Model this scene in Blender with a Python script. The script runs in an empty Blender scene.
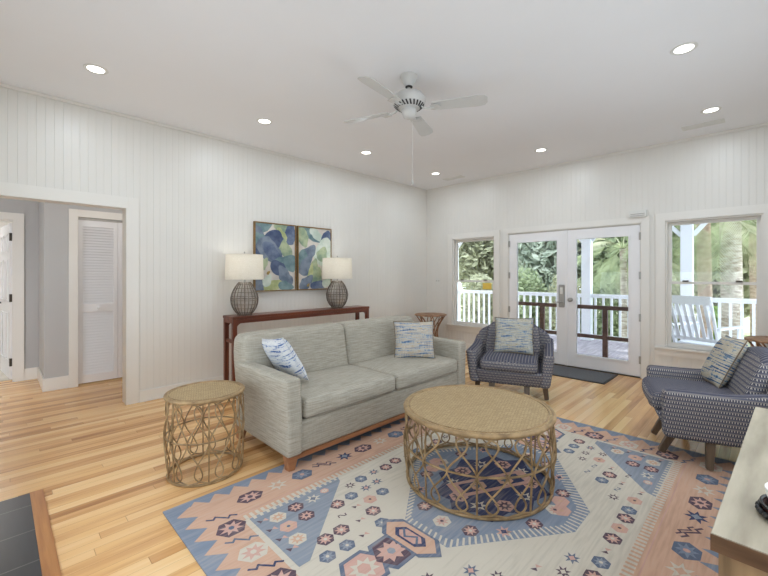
import bpy, bmesh, math, random
from mathutils import Vector, Matrix
random.seed(7)
R = math.radians
S = bpy.context.scene
COL = S.collection

# ------------------------------------------------------------------ camera, world, exposure
H = 1.36
cam_d = bpy.data.cameras.new('camera'); cam = bpy.data.objects.new('camera', cam_d); COL.objects.link(cam)
cam.location = (0, 0, H)
cam.rotation_euler = (R(90), 0, R(44.8 - 90))
cam_d.sensor_fit = 'HORIZONTAL'; cam_d.sensor_width = 36; cam_d.lens = 384.5 / 768 * 36
cam_d.shift_y = -13 / 768
cam_d.clip_start = 0.05; cam_d.clip_end = 300
S.camera = cam
S.view_settings.view_transform = 'Standard'; S.view_settings.look = 'None'
S.view_settings.gamma = 1; S.view_settings.use_curve_mapping = False
S.view_settings.exposure = -0.36
S.cycles.use_denoising = True
S.cycles.max_bounces = 14; S.cycles.diffuse_bounces = 10; S.cycles.transparent_max_bounces = 12
S.cycles.caustics_reflective = False; S.cycles.caustics_refractive = False
S.cycles.sample_clamp_indirect = 6

w = bpy.data.worlds.new('world'); S.world = w; w.use_nodes = True
nt = w.node_tree; nt.nodes.clear()
wo = nt.nodes.new('ShaderNodeOutputWorld'); bg = nt.nodes.new('ShaderNodeBackground')
bg.inputs[0].default_value = (0.82, 0.91, 1.0, 1); bg.inputs[1].default_value = 5.6
nt.links.new(bg.outputs[0], wo.inputs[0])
sun_d = bpy.data.lights.new('sun', 'SUN'); sun_d.energy = 6; sun_d.angle = R(4); sun_d.color = (1, .96, .88)
sun = bpy.data.objects.new('sun', sun_d); COL.objects.link(sun); sun.rotation_euler = (R(38), R(-12), R(70))

def area(name, loc, rot, sx, sy, power, color):
    d = bpy.data.lights.new(name, 'AREA'); d.shape = 'RECTANGLE'; d.size = sx; d.size_y = sy
    d.energy = power; d.color = color
    o = bpy.data.objects.new(name, d); COL.objects.link(o); o.location = loc; o.rotation_euler = rot
    return o
# cool fill lights added out of view, in front of the solid walls
area('fill_back', (-0.34, 1.9, 1.3), (R(106), 0, R(-90)), 3.0, 2.0, 64, (.80, .91, 1))
area('fill_side', (2.6, -0.47, 1.5), (R(106), 0, R(0)), 3.6, 1.6, 64, (.80, .91, 1))
CAN_POWER = 9
LAMP_POWER = 10

# ------------------------------------------------------------------ materials
def srgb(r, g, b):
    f = lambda c: (c / 255 / 12.92) if c / 255 <= 0.04045 else ((c / 255 + .055) / 1.055) ** 2.4
    return (f(r), f(g), f(b), 1)
def mat(name, rough=0.6):
    m = bpy.data.materials.new(name); m.use_nodes = True
    b = m.node_tree.nodes['Principled BSDF']; b.inputs['Roughness'].default_value = rough
    return m, m.node_tree, b
def N(nt, typ, **kw):
    n = nt.nodes.new(typ)
    for k, v in kw.items():
        if k.startswith('_'): setattr(n, k[1:], v)
        else: n.inputs[k.replace('__', ' ')].default_value = v
    return n
def L(nt, a, b): nt.links.new(a, b)
def ramp(nt, fac, stops, interp='LINEAR'):
    r = nt.nodes.new('ShaderNodeValToRGB'); e = r.color_ramp; e.interpolation = interp
    while len(e.elements) < len(stops): e.elements.new(.5)
    for i, (p, c) in enumerate(stops):
        e.elements[i].position = p; e.elements[i].color = c
    if fac is not None: L(nt, fac, r.inputs[0])
    return r
def math_(nt, op, a, b=None):
    n = nt.nodes.new('ShaderNodeMath'); n.operation = op
    for i, v in enumerate((a, b)):
        if v is None: continue
        if isinstance(v, (int, float)): n.inputs[i].default_value = v
        else: L(nt, v, n.inputs[i])
    return n.outputs[0]
def coords(nt, kind='Object', scale=(1, 1, 1), rot=(0, 0, 0)):
    t = nt.nodes.new('ShaderNodeTexCoord'); mp = nt.nodes.new('ShaderNodeMapping')
    mp.inputs['Scale'].default_value = scale; mp.inputs['Rotation'].default_value = rot
    L(nt, t.outputs[kind], mp.inputs[0]); return mp.outputs[0]
def noise_mat(name, c1, c2, scale=8, rough=.6, kind='Object', stretch=(1, 1, 1), detail=3, lo=.35, hi=.65, bump=0, metallic=0, spec=None):
    m, t, b = mat(name, rough)
    n = N(t, 'ShaderNodeTexNoise', Scale=scale, Detail=detail)
    L(t, coords(t, kind, stretch), n.inputs['Vector'])
    r = ramp(t, n.outputs[0], [(lo, c1), (hi, c2)]); L(t, r.outputs[0], b.inputs['Base Color'])
    b.inputs['Metallic'].default_value = metallic
    if spec is not None: b.inputs['Specular IOR Level'].default_value = spec
    if bump:
        bp = N(t, 'ShaderNodeBump', Strength=bump, Distance=.01); L(t, n.outputs[0], bp.inputs['Height']); L(t, bp.outputs[0], b.inputs['Normal'])
    return m
def k(c, f): return (c[0] * f, c[1] * f, c[2] * f, 1)
def flat(name, c, rough=.6, var=.93, scale=6, **kw): return noise_mat(name, k(c, var), c, scale, rough, **kw)

M = {}
M['wall'] = flat('painted_beadboard', srgb(224, 222, 217), .36, .97, 1.5)
M['ceil'] = flat('ceiling_paint', srgb(238, 239, 242), .8, .98, 1)
M['trim'] = flat('white_trim_paint', srgb(229, 227, 222), .4, .98, 2)
M['hall'] = flat('grey_hall_paint', srgb(184, 184, 184), .6, .97, 2)
M['door'] = flat('white_door_paint', srgb(236, 236, 238), .4, .98, 2)
M['metal'] = flat('satin_nickel', srgb(178, 176, 172), .35, .9, 30, metallic=.6)
M['fanwhite'] = flat('white_fan_enamel', srgb(204, 204, 202), .4, .97, 5)
M['fandark'] = flat('dark_vent_slot', srgb(40, 40, 42), .6)
M['plastic'] = flat('white_plastic', srgb(222, 222, 218), .4, .97, 5)
M['threshold'] = flat('dark_bronze', srgb(70, 64, 58), .4, .85, 20, metallic=.4)
M['mat'] = noise_mat('grey_door_mat', srgb(74, 76, 80), srgb(112, 114, 118), 160, .95)
M['matedge'] = flat('black_rubber', srgb(48, 48, 50), .7)
M['brass'] = flat('gold_frame', srgb(150, 118, 72), .35, .75, 20, metallic=.4)
M['black'] = flat('black_beads', srgb(28, 26, 28), .35, .6, 30)
M['paper'] = flat('white_ceramic', srgb(232, 230, 228), .3)
M['maroon'] = flat('dark_red_wood', srgb(62, 26, 22), .4, .7, 20)
M['yellow'] = flat('yellow_card', srgb(232, 200, 92), .6)
M['porchwhite'] = flat('porch_white_paint', srgb(238, 242, 248), .5, .96, 4)
M['porchfloor'] = noise_mat('weathered_deck', srgb(150, 145, 158), srgb(186, 180, 192), 10, .7, stretch=(.3, 3, 1))
M['brownrail'] = noise_mat('dark_stained_rail', srgb(84, 58, 50), srgb(112, 82, 70), 12, .45, stretch=(1, .3, 1))
M['lawn'] = noise_mat('lawn_ground', srgb(120, 130, 90), srgb(190, 190, 165), 1.2, .95)

def wood(name, dark, light, axis='x', rough=.4, scale=6, spec=None):
    st = {'x': (.25, 5, 5), 'y': (5, .25, 5), 'z': (5, 5, .25)}[axis]
    return noise_mat(name, dark, light, scale, rough, stretch=st, detail=6, lo=.3, hi=.7, spec=spec)
M['mahog_x'] = wood('mahogany_long', srgb(72, 34, 22), srgb(128, 68, 44), 'x', .3)
M['mahog_z'] = wood('mahogany_upright', srgb(72, 34, 22), srgb(122, 64, 42), 'z', .35)
M['sofawood'] = wood('light_walnut', srgb(142, 94, 62), srgb(178, 126, 88), 'x', .4)
M['legwood'] = wood('grey_brown_leg', srgb(84, 70, 56), srgb(118, 100, 82), 'z', .5)
M['hearthwood'] = wood('hearth_border_wood', srgb(150, 92, 46), srgb(205, 148, 88), 'y', .35, 5)
M['cabtop'] = noise_mat('weathered_oak_top', srgb(138, 128, 110), srgb(184, 174, 154), 3.2, .45, stretch=(.6, 4, 4), detail=8, lo=.3, hi=.62)
M['cabedge'] = noise_mat('weathered_oak_edge', srgb(78, 54, 36), srgb(118, 88, 62), 6, .5, stretch=(3, .5, 3), detail=8)
M['cabside'] = noise_mat('weathered_oak_side', srgb(118, 96, 70), srgb(168, 140, 106), 3, .5, stretch=(5, 5, .5), detail=8)
M['rattan'] = noise_mat('honey_rattan', srgb(122, 98, 66), srgb(172, 144, 104), 14, .5, detail=4)
M['cane'] = noise_mat('brown_cane', srgb(128, 92, 66), srgb(172, 134, 104), 16, .55)

def weave():
    m, t, b = mat('woven_rattan_top', .6)
    v = coords(t, 'Object', (1, 1, 1), (0, 0, R(20)))
    br = N(t, 'ShaderNodeTexBrick', Scale=1.0); br.inputs['Brick Width'].default_value = .03; br.inputs['Row Height'].default_value = .012
    br.inputs['Mortar Size'].default_value = .0016; br.inputs['Color1'].default_value = srgb(172, 148, 108); br.inputs['Color2'].default_value = srgb(190, 166, 124)
    br.inputs['Mortar'].default_value = srgb(132, 106, 72); L(t, v, br.inputs['Vector'])
    L(t, br.outputs[0], b.inputs['Base Color'])
    bp = N(t, 'ShaderNodeBump', Strength=.5, Distance=.002, _invert=True); L(t, br.outputs['Fac'], bp.inputs['Height']); L(t, bp.outputs[0], b.inputs['Normal'])
    return m
M['weave'] = weave()

def floor_mat():
    m, t, b = mat('strip_wood_floor', .33)
    tc = t.nodes.new('ShaderNodeTexCoord'); sp = t.nodes.new('ShaderNodeSeparateXYZ'); L(t, tc.outputs['Object'], sp.inputs[0])
    row = math_(t, 'FLOOR', math_(t, 'DIVIDE', sp.outputs[1], .064))
    wn = N(t, 'ShaderNodeTexWhiteNoise', _noise_dimensions='1D'); L(t, row, wn.inputs['W'])
    xo = math_(t, 'ADD', math_(t, 'DIVIDE', sp.outputs[0], 1.7), math_(t, 'MULTIPLY', wn.outputs[0], 7.3))
    col = math_(t, 'FLOOR', xo)
    cv = t.nodes.new('ShaderNodeCombineXYZ'); L(t, row, cv.inputs[0]); L(t, col, cv.inputs[1])
    w2 = N(t, 'ShaderNodeTexWhiteNoise', _noise_dimensions='2D'); L(t, cv.outputs[0], w2.inputs['Vector'])
    # grain
    gv = t.nodes.new('ShaderNodeCombineXYZ')
    L(t, math_(t, 'MULTIPLY', sp.outputs[0], 1.6), gv.inputs[0])
    L(t, math_(t, 'MULTIPLY', sp.outputs[1], 26), gv.inputs[1])
    L(t, math_(t, 'MULTIPLY', w2.outputs[0], 30), gv.inputs[2])
    gn = N(t, 'ShaderNodeTexNoise', Scale=1.0, Detail=5); L(t, gv.outputs[0], gn.inputs['Vector'])
    fac = math_(t, 'ADD', math_(t, 'MULTIPLY', w2.outputs[0], .55), math_(t, 'MULTIPLY', gn.outputs[0], .55))
    r = ramp(t, fac, [(.15, srgb(148, 98, 60)), (.34, srgb(196, 146, 94)), (.58, srgb(224, 178, 122)), (.9, srgb(236, 200, 150))])
    # seams
    fy = math_(t, 'FRACT', math_(t, 'DIVIDE', sp.outputs[1], .064)); fx = math_(t, 'FRACT', xo)
    s = math_(t, 'MAXIMUM', math_(t, 'LESS_THAN', fy, .03), math_(t, 'LESS_THAN', fx, .002))
    mx = t.nodes.new('ShaderNodeMix'); mx.data_type = 'RGBA'; L(t, math_(t, 'MULTIPLY', s, .45), mx.inputs[0])
    L(t, r.outputs[0], mx.inputs[6]); mx.inputs[7].default_value = srgb(110, 70, 36)
    L(t, mx.outputs[2], b.inputs['Base Color'])
    L(t, math_(t, 'ADD', math_(t, 'MULTIPLY', gn.outputs[0], .14), .15), b.inputs['Roughness'])
    return m
M['floor'] = floor_mat()

def slate():
    m, t, b = mat('black_slate_tile', .35)
    br = N(t, 'ShaderNodeTexBrick', Scale=1.0); br.inputs['Brick Width'].default_value = .61; br.inputs['Row Height'].default_value = .305
    br.inputs['Mortar Size'].default_value = .004; br.inputs['Color1'].default_value = srgb(52, 52, 56); br.inputs['Color2'].default_value = srgb(60, 60, 64)
    br.inputs['Mortar'].default_value = srgb(108, 106, 104); L(t, coords(t), br.inputs['Vector'])
    n = N(t, 'ShaderNodeTexNoise', Scale=14, Detail=5)
    mx = t.nodes.new('ShaderNodeMix'); mx.data_type = 'RGBA'; mx.blend_type = 'MULTIPLY'; mx.inputs[0].default_value = .5
    L(t, br.outputs[0], mx.inputs[6]); L(t, n.outputs[0], mx.inputs[7]); L(t, mx.outputs[2], b.inputs['Base Color'])
    return m
M['slate'] = slate()

def streak_fabric(name, stops, su=7, sv=110, rough=.95, detail=3, weave_s=0):
    m, t, b = mat(name, rough); b.inputs['Specular IOR Level'].default_value = .15
    n = N(t, 'ShaderNodeTexNoise', Scale=1.0, Detail=detail)
    L(t, coords(t, 'UV', (su, sv, 1)), n.inputs['Vector'])
    n2 = N(t, 'ShaderNodeTexNoise', Scale=1.0, Detail=2); L(t, coords(t, 'UV', (sv * .9, su * 3, 1)), n2.inputs['Vector'])
    f = math_(t, 'ADD', math_(t, 'MULTIPLY', n.outputs[0], .78), math_(t, 'MULTIPLY', n2.outputs[0], .22))
    r = ramp(t, f, stops); L(t, r.outputs[0], b.inputs['Base Color'])
    bp = N(t, 'ShaderNodeBump', Strength=.25, Distance=.002); L(t, f, bp.inputs['Height']); L(t, bp.outputs[0], b.inputs['Normal'])
    return m
M['sofa'] = streak_fabric('oatmeal_sofa_weave', [(.3, srgb(150, 146, 134)), (.48, srgb(169, 164, 152)), (.68, srgb(188, 183, 171))], 7, 120)
M['piping'] = flat('sofa_piping', srgb(148, 144, 134), .9)
M['pil_blue'] = streak_fabric('blue_white_stripe', [(.36, srgb(60, 88, 148)), (.43, srgb(116, 142, 188)), (.47, srgb(222, 224, 226)), (.62, srgb(205, 208, 214)), (.68, srgb(150, 170, 205))], 5, 75, detail=3)
M['pil_mix'] = streak_fabric('blue_tan_tweed', [(.34, srgb(56, 80, 120)), (.42, srgb(104, 132, 168)), (.48, srgb(196, 196, 190)), (.56, srgb(182, 164, 140)), (.64, srgb(214, 212, 206))], 5, 85, detail=3)
M['pil_green'] = streak_fabric('grey_green_tweed', [(.36, srgb(66, 90, 136)), (.44, srgb(126, 146, 166)), (.49, srgb(202, 200, 190)), (.55, srgb(160, 152, 128)), (.63, srgb(208, 206, 198))], 6, 90, detail=3)
M['pil_sand'] = streak_fabric('sand_blue_stripe', [(.40, srgb(56, 84, 120)), (.455, srgb(116, 136, 154)), (.48, srgb(194, 186, 170)), (.58, srgb(176, 166, 146)), (.66, srgb(206, 200, 188))], 4, 70, detail=3)
M['pil_edge'] = flat('pillow_piping', srgb(120, 104, 84), .9)

def chair_fabric():
    m, t, b = mat('navy_dash_weave', .95); b.inputs['Specular IOR Level'].default_value = .12
    tc = t.nodes.new('ShaderNodeTexCoord'); sp = t.nodes.new('ShaderNodeSeparateXYZ'); L(t, tc.outputs['UV'], sp.inputs[0])
    v = math_(t, 'DIVIDE', sp.outputs[1], .030)
    row = math_(t, 'FLOOR', v); fv = math_(t, 'FRACT', v)
    fu = math_(t, 'FRACT', math_(t, 'ADD', math_(t, 'DIVIDE', sp.outputs[0], .0145), math_(t, 'MULTIPLY', row, .5)))
    band = math_(t, 'MULTIPLY', math_(t, 'GREATER_THAN', fv, .12), math_(t, 'LESS_THAN', fv, .56))
    sn = t.nodes.new('ShaderNodeSeparateXYZ'); L(t, tc.outputs['Normal'], sn.inputs[0])
    dash = math_(t, 'MULTIPLY', math_(t, 'MULTIPLY', band, math_(t, 'LESS_THAN', sn.outputs[2], .7)), math_(t, 'LESS_THAN', fu, .34))
    base = ramp(t, fv, [(0, srgb(114, 110, 114)), (.08, srgb(78, 79, 93)), (.52, srgb(76, 77, 92)), (.6, srgb(134, 129, 128)), (.78, srgb(128, 123, 124)), (.86, srgb(86, 89, 107))], 'LINEAR')
    mx = t.nodes.new('ShaderNodeMix'); mx.data_type = 'RGBA'; L(t, dash, mx.inputs[0])
    L(t, base.outputs[0], mx.inputs[6]); mx.inputs[7].default_value = srgb(196, 190, 182)
    L(t, mx.outputs[2], b.inputs['Base Color'])
    return m
M['chair'] = chair_fabric()

def glass_mat():
    m = bpy.data.materials.new('window_glass'); m.use_nodes = True; t = m.node_tree; t.nodes.clear()
    o = t.nodes.new('ShaderNodeOutputMaterial'); tr = t.nodes.new('ShaderNodeBsdfTransparent'); g = t.nodes.new('ShaderNodeBsdfGlossy')
    g.inputs['Roughness'].default_value = .0; tr.inputs[0].default_value = (.97, .985, .98, 1)
    f = t.nodes.new('ShaderNodeFresnel'); f.inputs[0].default_value = 1.35
    mx = t.nodes.new('ShaderNodeMixShader'); L(t, f.outputs[0], mx.inputs[0]); L(t, tr.outputs[0], mx.inputs[1]); L(t, g.outputs[0], mx.inputs[2]); L(t, mx.outputs[0], o.inputs[0])
    return m
M['glass'] = glass_mat()
def emis(name, c, s):
    m, t, b = mat(name); b.inputs['Base Color'].default_value = c
    b.inputs['Emission Color'].default_value = c; b.inputs['Emission Strength'].default_value = s; return m
M['lens'] = emis('lit_lens', (1, .97, .92, 1), 6)
M['bulb'] = emis('lit_bulb', (1, .92, .8, 1), 6)
def shade_mat():
    m = bpy.data.materials.new('linen_lamp_shade'); m.use_nodes = True; t = m.node_tree; t.nodes.clear()
    o = t.nodes.new('ShaderNodeOutputMaterial'); d = t.nodes.new('ShaderNodeBsdfDiffuse'); tr = t.nodes.new('ShaderNodeBsdfTranslucent')
    n = N(t, 'ShaderNodeTexNoise', Scale=1.0, Detail=3); L(t, coords(t, 'Object', (60, 60, 200)), n.inputs['Vector'])
    r = ramp(t, n.outputs[0], [(.3, srgb(230, 226, 214)), (.7, srgb(242, 239, 230))])
    L(t, r.outputs[0], d.inputs[0]); L(t, r.outputs[0], tr.inputs[0])
    mx = t.nodes.new('ShaderNodeMixShader'); mx.inputs[0].default_value = .42
    L(t, d.outputs[0], mx.inputs[1]); L(t, tr.outputs[0], mx.inputs[2]); L(t, mx.outputs[0], o.inputs[0]); return m
M['shade'] = shade_mat()
M['lampcore'] = noise_mat('smoky_lamp_core', srgb(168, 160, 152), srgb(196, 190, 182), 5, .5)
M['wicker'] = noise_mat('grey_brown_wicker', srgb(96, 86, 78), srgb(138, 126, 114), 30, .7)

def rugc(name, c):
    m, t, b = mat('rug_' + name, .97); b.inputs['Specular IOR Level'].default_value = .05
    n = N(t, 'ShaderNodeTexNoise', Scale=1.0, Detail=4); L(t, coords(t, 'Object', (5, 60, 1)), n.inputs['Vector'])
    n2 = N(t, 'ShaderNodeTexNoise', Scale=2.2, Detail=3)
    f = math_(t, 'ADD', math_(t, 'MULTIPLY', n.outputs[0], .6), math_(t, 'MULTIPLY', n2.outputs[0], .4))
    fade = tuple(c[i] * .72 + srgb(196, 186, 176)[i] * .28 for i in range(3)) + (1,)
    r = ramp(t, f, [(.36, k(c, .86)), (.5, c), (.66, fade)]); L(t, r.outputs[0], b.inputs['Base Color']); return m
RUG = {n: rugc(n, srgb(*c)) for n, c in dict(cream=(202, 194, 180), peach=(202, 166, 144), blue=(130, 140, 156), grey=(140, 147, 158), navy=(72, 76, 104), plum=(98, 82, 92), rose=(200, 162, 150), slate=(104, 113, 132)).items()}
RUG_N = list(RUG)

# ------------------------------------------------------------------ mesh helpers
class MB:
    def __init__(s): s.v = []; s.f = []; s.mi = []
    def add(s, vs, fs, mi=0):
        o = len(s.v); s.v += [tuple(v) for v in vs]
        for f in fs: s.f.append([i + o for i in f]); s.mi.append(mi)
    def box(s, x0, x1, y0, y1, z0, z1, mi=0):
        vs = [(x, y, z) for x in (x0, x1) for y in (y0, y1) for z in (z0, z1)]
        s.add(vs, [(0, 1, 3, 2), (4, 6, 7, 5), (0, 4, 5, 1), (2, 3, 7, 6), (0, 2, 6, 4), (1, 5, 7, 3)], mi); return s
    def prism(s, pts, z0, z1, mi=0):       # polygon in xy, extruded in z
        n = len(pts); vs = [(x, y, z0) for x, y in pts] + [(x, y, z1) for x, y in pts]
        s.add(vs, [list(range(n))[::-1], list(range(n, 2 * n))] + [(i, (i + 1) % n, n + (i + 1) % n, n + i) for i in range(n)], mi); return s
    def lathe(s, prof, n=32, c=(0, 0, 0), mi=0):
        vs = []; fs = []
        for (r, z) in prof:
            for i in range(n):
                a = 2 * math.pi * i / n; vs.append((c[0] + r * math.cos(a), c[1] + r * math.sin(a), c[2] + z))
        for j in range(len(prof) - 1):
            for i in range(n):
                a = j * n + i; b_ = j * n + (i + 1) % n; fs.append((a, b_, b_ + n, a + n))
        if prof[0][0] > 1e-5: fs.append(list(range(n))[::-1])
        if prof[-1][0] > 1e-5: fs.append([(len(prof) - 1) * n + i for i in range(n)])
        s.add(vs, fs, mi); return s
    def tube(s, pts, r, n=8, closed=False, mi=0, r2=None):
        P = [Vector(p) for p in pts]; m = len(P); vs = []; fs = []; up = None
        for i, p in enumerate(P):
            a = P[(i - 1) % m] if (closed or i > 0) else P[i]; b = P[(i + 1) % m] if (closed or i < m - 1) else P[i]
            t = (b - a).normalized()
            if up is None:
                up = t.orthogonal().normalized()
            up = (up - t * up.dot(t))
            up = up.normalized() if up.length > 1e-6 else t.orthogonal().normalized()
            q = t.cross(up); rr = r if r2 is None else r + (r2 - r) * i / max(1, m - 1)
            for j in range(n):
                g = 2 * math.pi * j / n; vs.append(p + up * (rr * math.cos(g)) + q * (rr * math.sin(g)))
        for i in range(m if closed else m - 1):
            for j in range(n):
                a = i * n + j; b = i * n + (j + 1) % n; c = ((i + 1) % m) * n + (j + 1) % n; d = ((i + 1) % m) * n + j
                fs.append((a, b, c, d))
        if not closed: fs.append(list(range(n))[::-1]); fs.append([(m - 1) * n + j for j in range(n)])
        s.add(vs, fs, mi); return s
    def bar(s, a, b, w, h, w2=None, h2=None, mi=0):   # rectangular bar from a to b, may taper
        a = Vector(a); b = Vector(b); t = (b - a).normalized()
        u = Vector((0, 0, 1)) if abs(t.z) < .9 else Vector((1, 0, 0))
        q = t.cross(u).normalized(); u = q.cross(t).normalized(); w2 = w if w2 is None else w2; h2 = h if h2 is None else h2
        vs = [p + q * (sx * ww / 2) + u * (sz * hh / 2) for p, ww, hh in ((a, w, h), (b, w2, h2)) for sx, sz in ((-1, -1), (1, -1), (1, 1), (-1, 1))]
        s.add(vs, [(0, 1, 2, 3)[::-1], (4, 5, 6, 7), (0, 1, 5, 4), (1, 2, 6, 5), (2, 3, 7, 6), (3, 0, 4, 7)], mi); return s
    def rbox(s, c, h, r, deform=None, crown=(0, 0, 0), seg=4, n=8, mi=0):
        def line(hh):
            inner = max(hh - r, 1e-4); L_ = []
            for i in range(seg): L_.append(-hh + (hh - inner) * (1 - math.cos(math.pi / 2 * i / seg)) * 1.0)
            for i in range(n + 1): L_.append(-inner + 2 * inner * i / n)
            for i in range(1, seg + 1): L_.append(inner + (hh - inner) * math.sin(math.pi / 2 * i / seg))
            return L_
        ax = [line(hh) for hh in h]; idx = {}; vs = []; fs = []
        def V(p):
            key = tuple(round(q, 6) for q in p)
            if key in idx: return idx[key]
            inn = [max(-(h[i] - r), min(h[i] - r, p[i])) for i in range(3)]
            d = Vector([p[i] - inn[i] for i in range(3)])
            q = Vector(inn) + (d.normalized() * r if d.length > 1e-9 else d)
            # crown (puffed faces)
            e = [min(1, abs(p[i]) / h[i]) for i in range(3)]
            for i in range(3):
                if crown[i]:
                    j, l = (i + 1) % 3, (i + 2) % 3
                    q[i] += crown[i] * (q[i] / h[i]) * (1 - e[j] ** 2) * (1 - e[l] ** 2)
            q = Vector((q[0] + c[0], q[1] + c[1], q[2] + c[2]))
            if deform: q = Vector(deform(q))
            idx[key] = len(vs); vs.append(q); return idx[key]
        for a in range(3):
            b, g = (a + 1) % 3, (a + 2) % 3
            for sgn in (-1, 1):
                for i in range(len(ax[b]) - 1):
                    for j in range(len(ax[g]) - 1):
                        q = []
                        for (bi, gi) in ((i, j), (i + 1, j), (i + 1, j + 1), (i, j + 1)):
                            p = [0, 0, 0]; p[a] = sgn * h[a]; p[b] = ax[b][bi]; p[g] = ax[g][gi]; q.append(V(p))
                        if sgn < 0: q = q[::-1]
                        if len(set(q)) >= 3: fs.append(q)
        s.add(vs, fs, mi); return s
    def build(s, name, mats, parent=None, smooth=False, bevel=0, loc=None, uv=True):
        me = bpy.data.meshes.new(name); me.from_pydata(s.v, [], s.f); me.update()
        for m in (mats if isinstance(mats, (list, tuple)) else [mats]): me.materials.append(m)
        for p, i in zip(me.polygons, s.mi): p.material_index = i
        if bevel or True:
            bm = bmesh.new(); bm.from_mesh(me)
            bmesh.ops.recalc_face_normals(bm, faces=bm.faces)
            if bevel:
                es = [e for e in bm.edges if len(e.link_faces) == 2 and e.calc_face_angle(0) > .6]
                bmesh.ops.bevel(bm, geom=es, offset=bevel, segments=2, affect='EDGES', clamp_overlap=True)
            bm.to_mesh(me); bm.free()
        if smooth:
            for p in me.polygons: p.use_smooth = True
            try: me.set_sharp_from_angle(angle=R(40))
            except Exception: pass
        if uv:
            ul = me.uv_layers.new(name='UVMap'); vv = me.vertices
            for p in me.polygons:
                n = p.normal; a = max(range(3), key=lambda i: abs(n[i]))
                for li in p.loop_indices:
                    c = vv[me.loops[li].vertex_index].co
                    ul.data[li].uv = (c.y, c.z) if a == 0 else (c.x, c.z) if a == 1 else (c.x, c.y)
        o = bpy.data.objects.new(name, me); COL.objects.link(o)
        if parent: o.parent = parent
        if loc: o.location = loc
        return o

def thing(name, label, cat, loc=(0, 0, 0), rotz=0, group=None):
    o = bpy.data.objects.new(name, None); COL.objects.link(o); o.empty_display_size = .1
    o.location = loc; o.rotation_euler = (0, 0, rotz); o['label'] = label; o['category'] = cat
    if group: o['group'] = group
    return o
def tag(o, label, cat, group=None, kind=None):
    o['label'] = label; o['category'] = cat
    if group: o['group'] = group
    if kind: o['kind'] = kind
    return o
def struct(o): o['kind'] = 'structure'; return o
def kids(o): return [c for c in bpy.data.objects if c.parent == o]
def dup(o, loc=None, rotz=None, label=None, parent=None):
    c = o.copy(); COL.objects.link(c)
    if parent: c.parent = parent
    if loc is not None: c.location = loc
    if rotz is not None: c.rotation_euler = (0, 0, rotz)
    if label: c['label'] = label
    for ch in kids(o):
        if ch.type in ('MESH', 'EMPTY', 'LIGHT'): dup(ch, parent=c)
    return c

# ------------------------------------------------------------------ room shell
CZ = 3.04; WL = 4.76; WF = 5.99; WR = -0.50; WB = -0.38
def beadwall(name, horiz, const, depth, a0, a1, z0, z1, openings, m=None, pitch=.0635, groove=.005, gd=.0025):
    """Wall facing the room at `const`, body going `depth` outward; horiz 'x' or 'y'."""
    s = -1 if depth > 0 else 1
    mb = MB(); P = lambda a, d, z: (a, const + d, z) if horiz == 'x' else (const + d, a, z)
    cuts = {a0, a1}
    for o in openings: cuts |= {max(a0, o[0]), min(a1, o[1])}
    n = int((a1 - a0) / pitch) + 1
    for i in range(1, n): cuts.add(a0 + i * pitch)
    cuts = sorted(c for c in cuts if a0 <= c <= a1)
    ed = set(round(a0 + i * pitch, 5) for i in range(n + 1))
    for c0, c1 in zip(cuts, cuts[1:]):
        if c1 - c0 < 1e-4: continue
        mid = (c0 + c1) / 2; spans = [(z0, z1)]
        for o in openings:
            if o[0] < mid < o[1]:
                ns = []
                for (p, q) in spans:
                    if o[2] > p: ns.append((p, min(q, o[2])))
                    if o[3] < q: ns.append((max(p, o[3]), q))
                spans = [t for t in ns if t[1] - t[0] > 1e-4]
        g0 = groove / 2 if round(c0, 5) in ed else 0; g1 = groove / 2 if round(c1, 5) in ed else 0
        gdd = gd * (1 if depth > 0 else -1)
        for (p, q) in spans:
            prof = [(c0, gdd if g0 else 0), (min(c0 + g0, c1), 0), (max(c1 - g1, c0), 0), (c1, gdd if g1 else 0), (c1, depth), (c0, depth)]
            k6 = len(prof); vs = [P(a, d, p) for a, d in prof] + [P(a, d, q) for a, d in prof]
            mb.add(vs, [list(range(k6)), list(range(k6, 2 * k6))[::-1]] + [(i, (i + 1) % k6, k6 + (i + 1) % k6, k6 + i) for i in range(k6)])
    return struct(mb.build(name, m or M['wall']))

OPX = (-.16, .970, 0, 2.075)                  # cased opening to the hall
W1 = (3.285, 4.14, .45, 2.02); W2 = (.018, .905, .45, 2.045); DR = (1.165, 3.035, 0, 2.045)
beadwall('wall_left', 'x', WL, .13, WB, WF + .13, 0, CZ, [(OPX[0], OPX[1], -1, OPX[3])])
beadwall('wall_far', 'y', WF, .13, WR, WL, 0, CZ, [W1, W2, (DR[0], DR[1], -1, DR[3])])
beadwall('wall_right', 'x', WR, -.13, WB, WF + .13, 0, CZ, [])
beadwall('wall_back', 'y', WB, -.13, WR, WL + .13, 0, CZ, [])
struct(MB().box(-2.2, WF + .13, WR - .13, 10.2, -.12, 0).build('floor', M['floor']))
struct(MB().box(WB - .13, WF + .13, WR - .13, WL + .13, CZ, CZ + .1).build('ceiling', M['ceil']))

T = [0]
def trim(mb, m=None, bevel=.002, name=None, smooth=False):
    T[0] += 1; return struct(mb.build(name or 'trim_%d' % T[0], m or M['trim'], bevel=bevel, smooth=smooth))
# crown
trim(MB().box(WB, WF, WL - .018, WL, CZ - .03, CZ)); trim(MB().box(WF - .018, WF, WR, WL - .018, CZ - .03, CZ))
trim(MB().box(WB, WF, WR, WR + .018, CZ - .03, CZ)); trim(MB().box(WB, WB + .018, WR, WL, CZ - .03, CZ))
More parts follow.
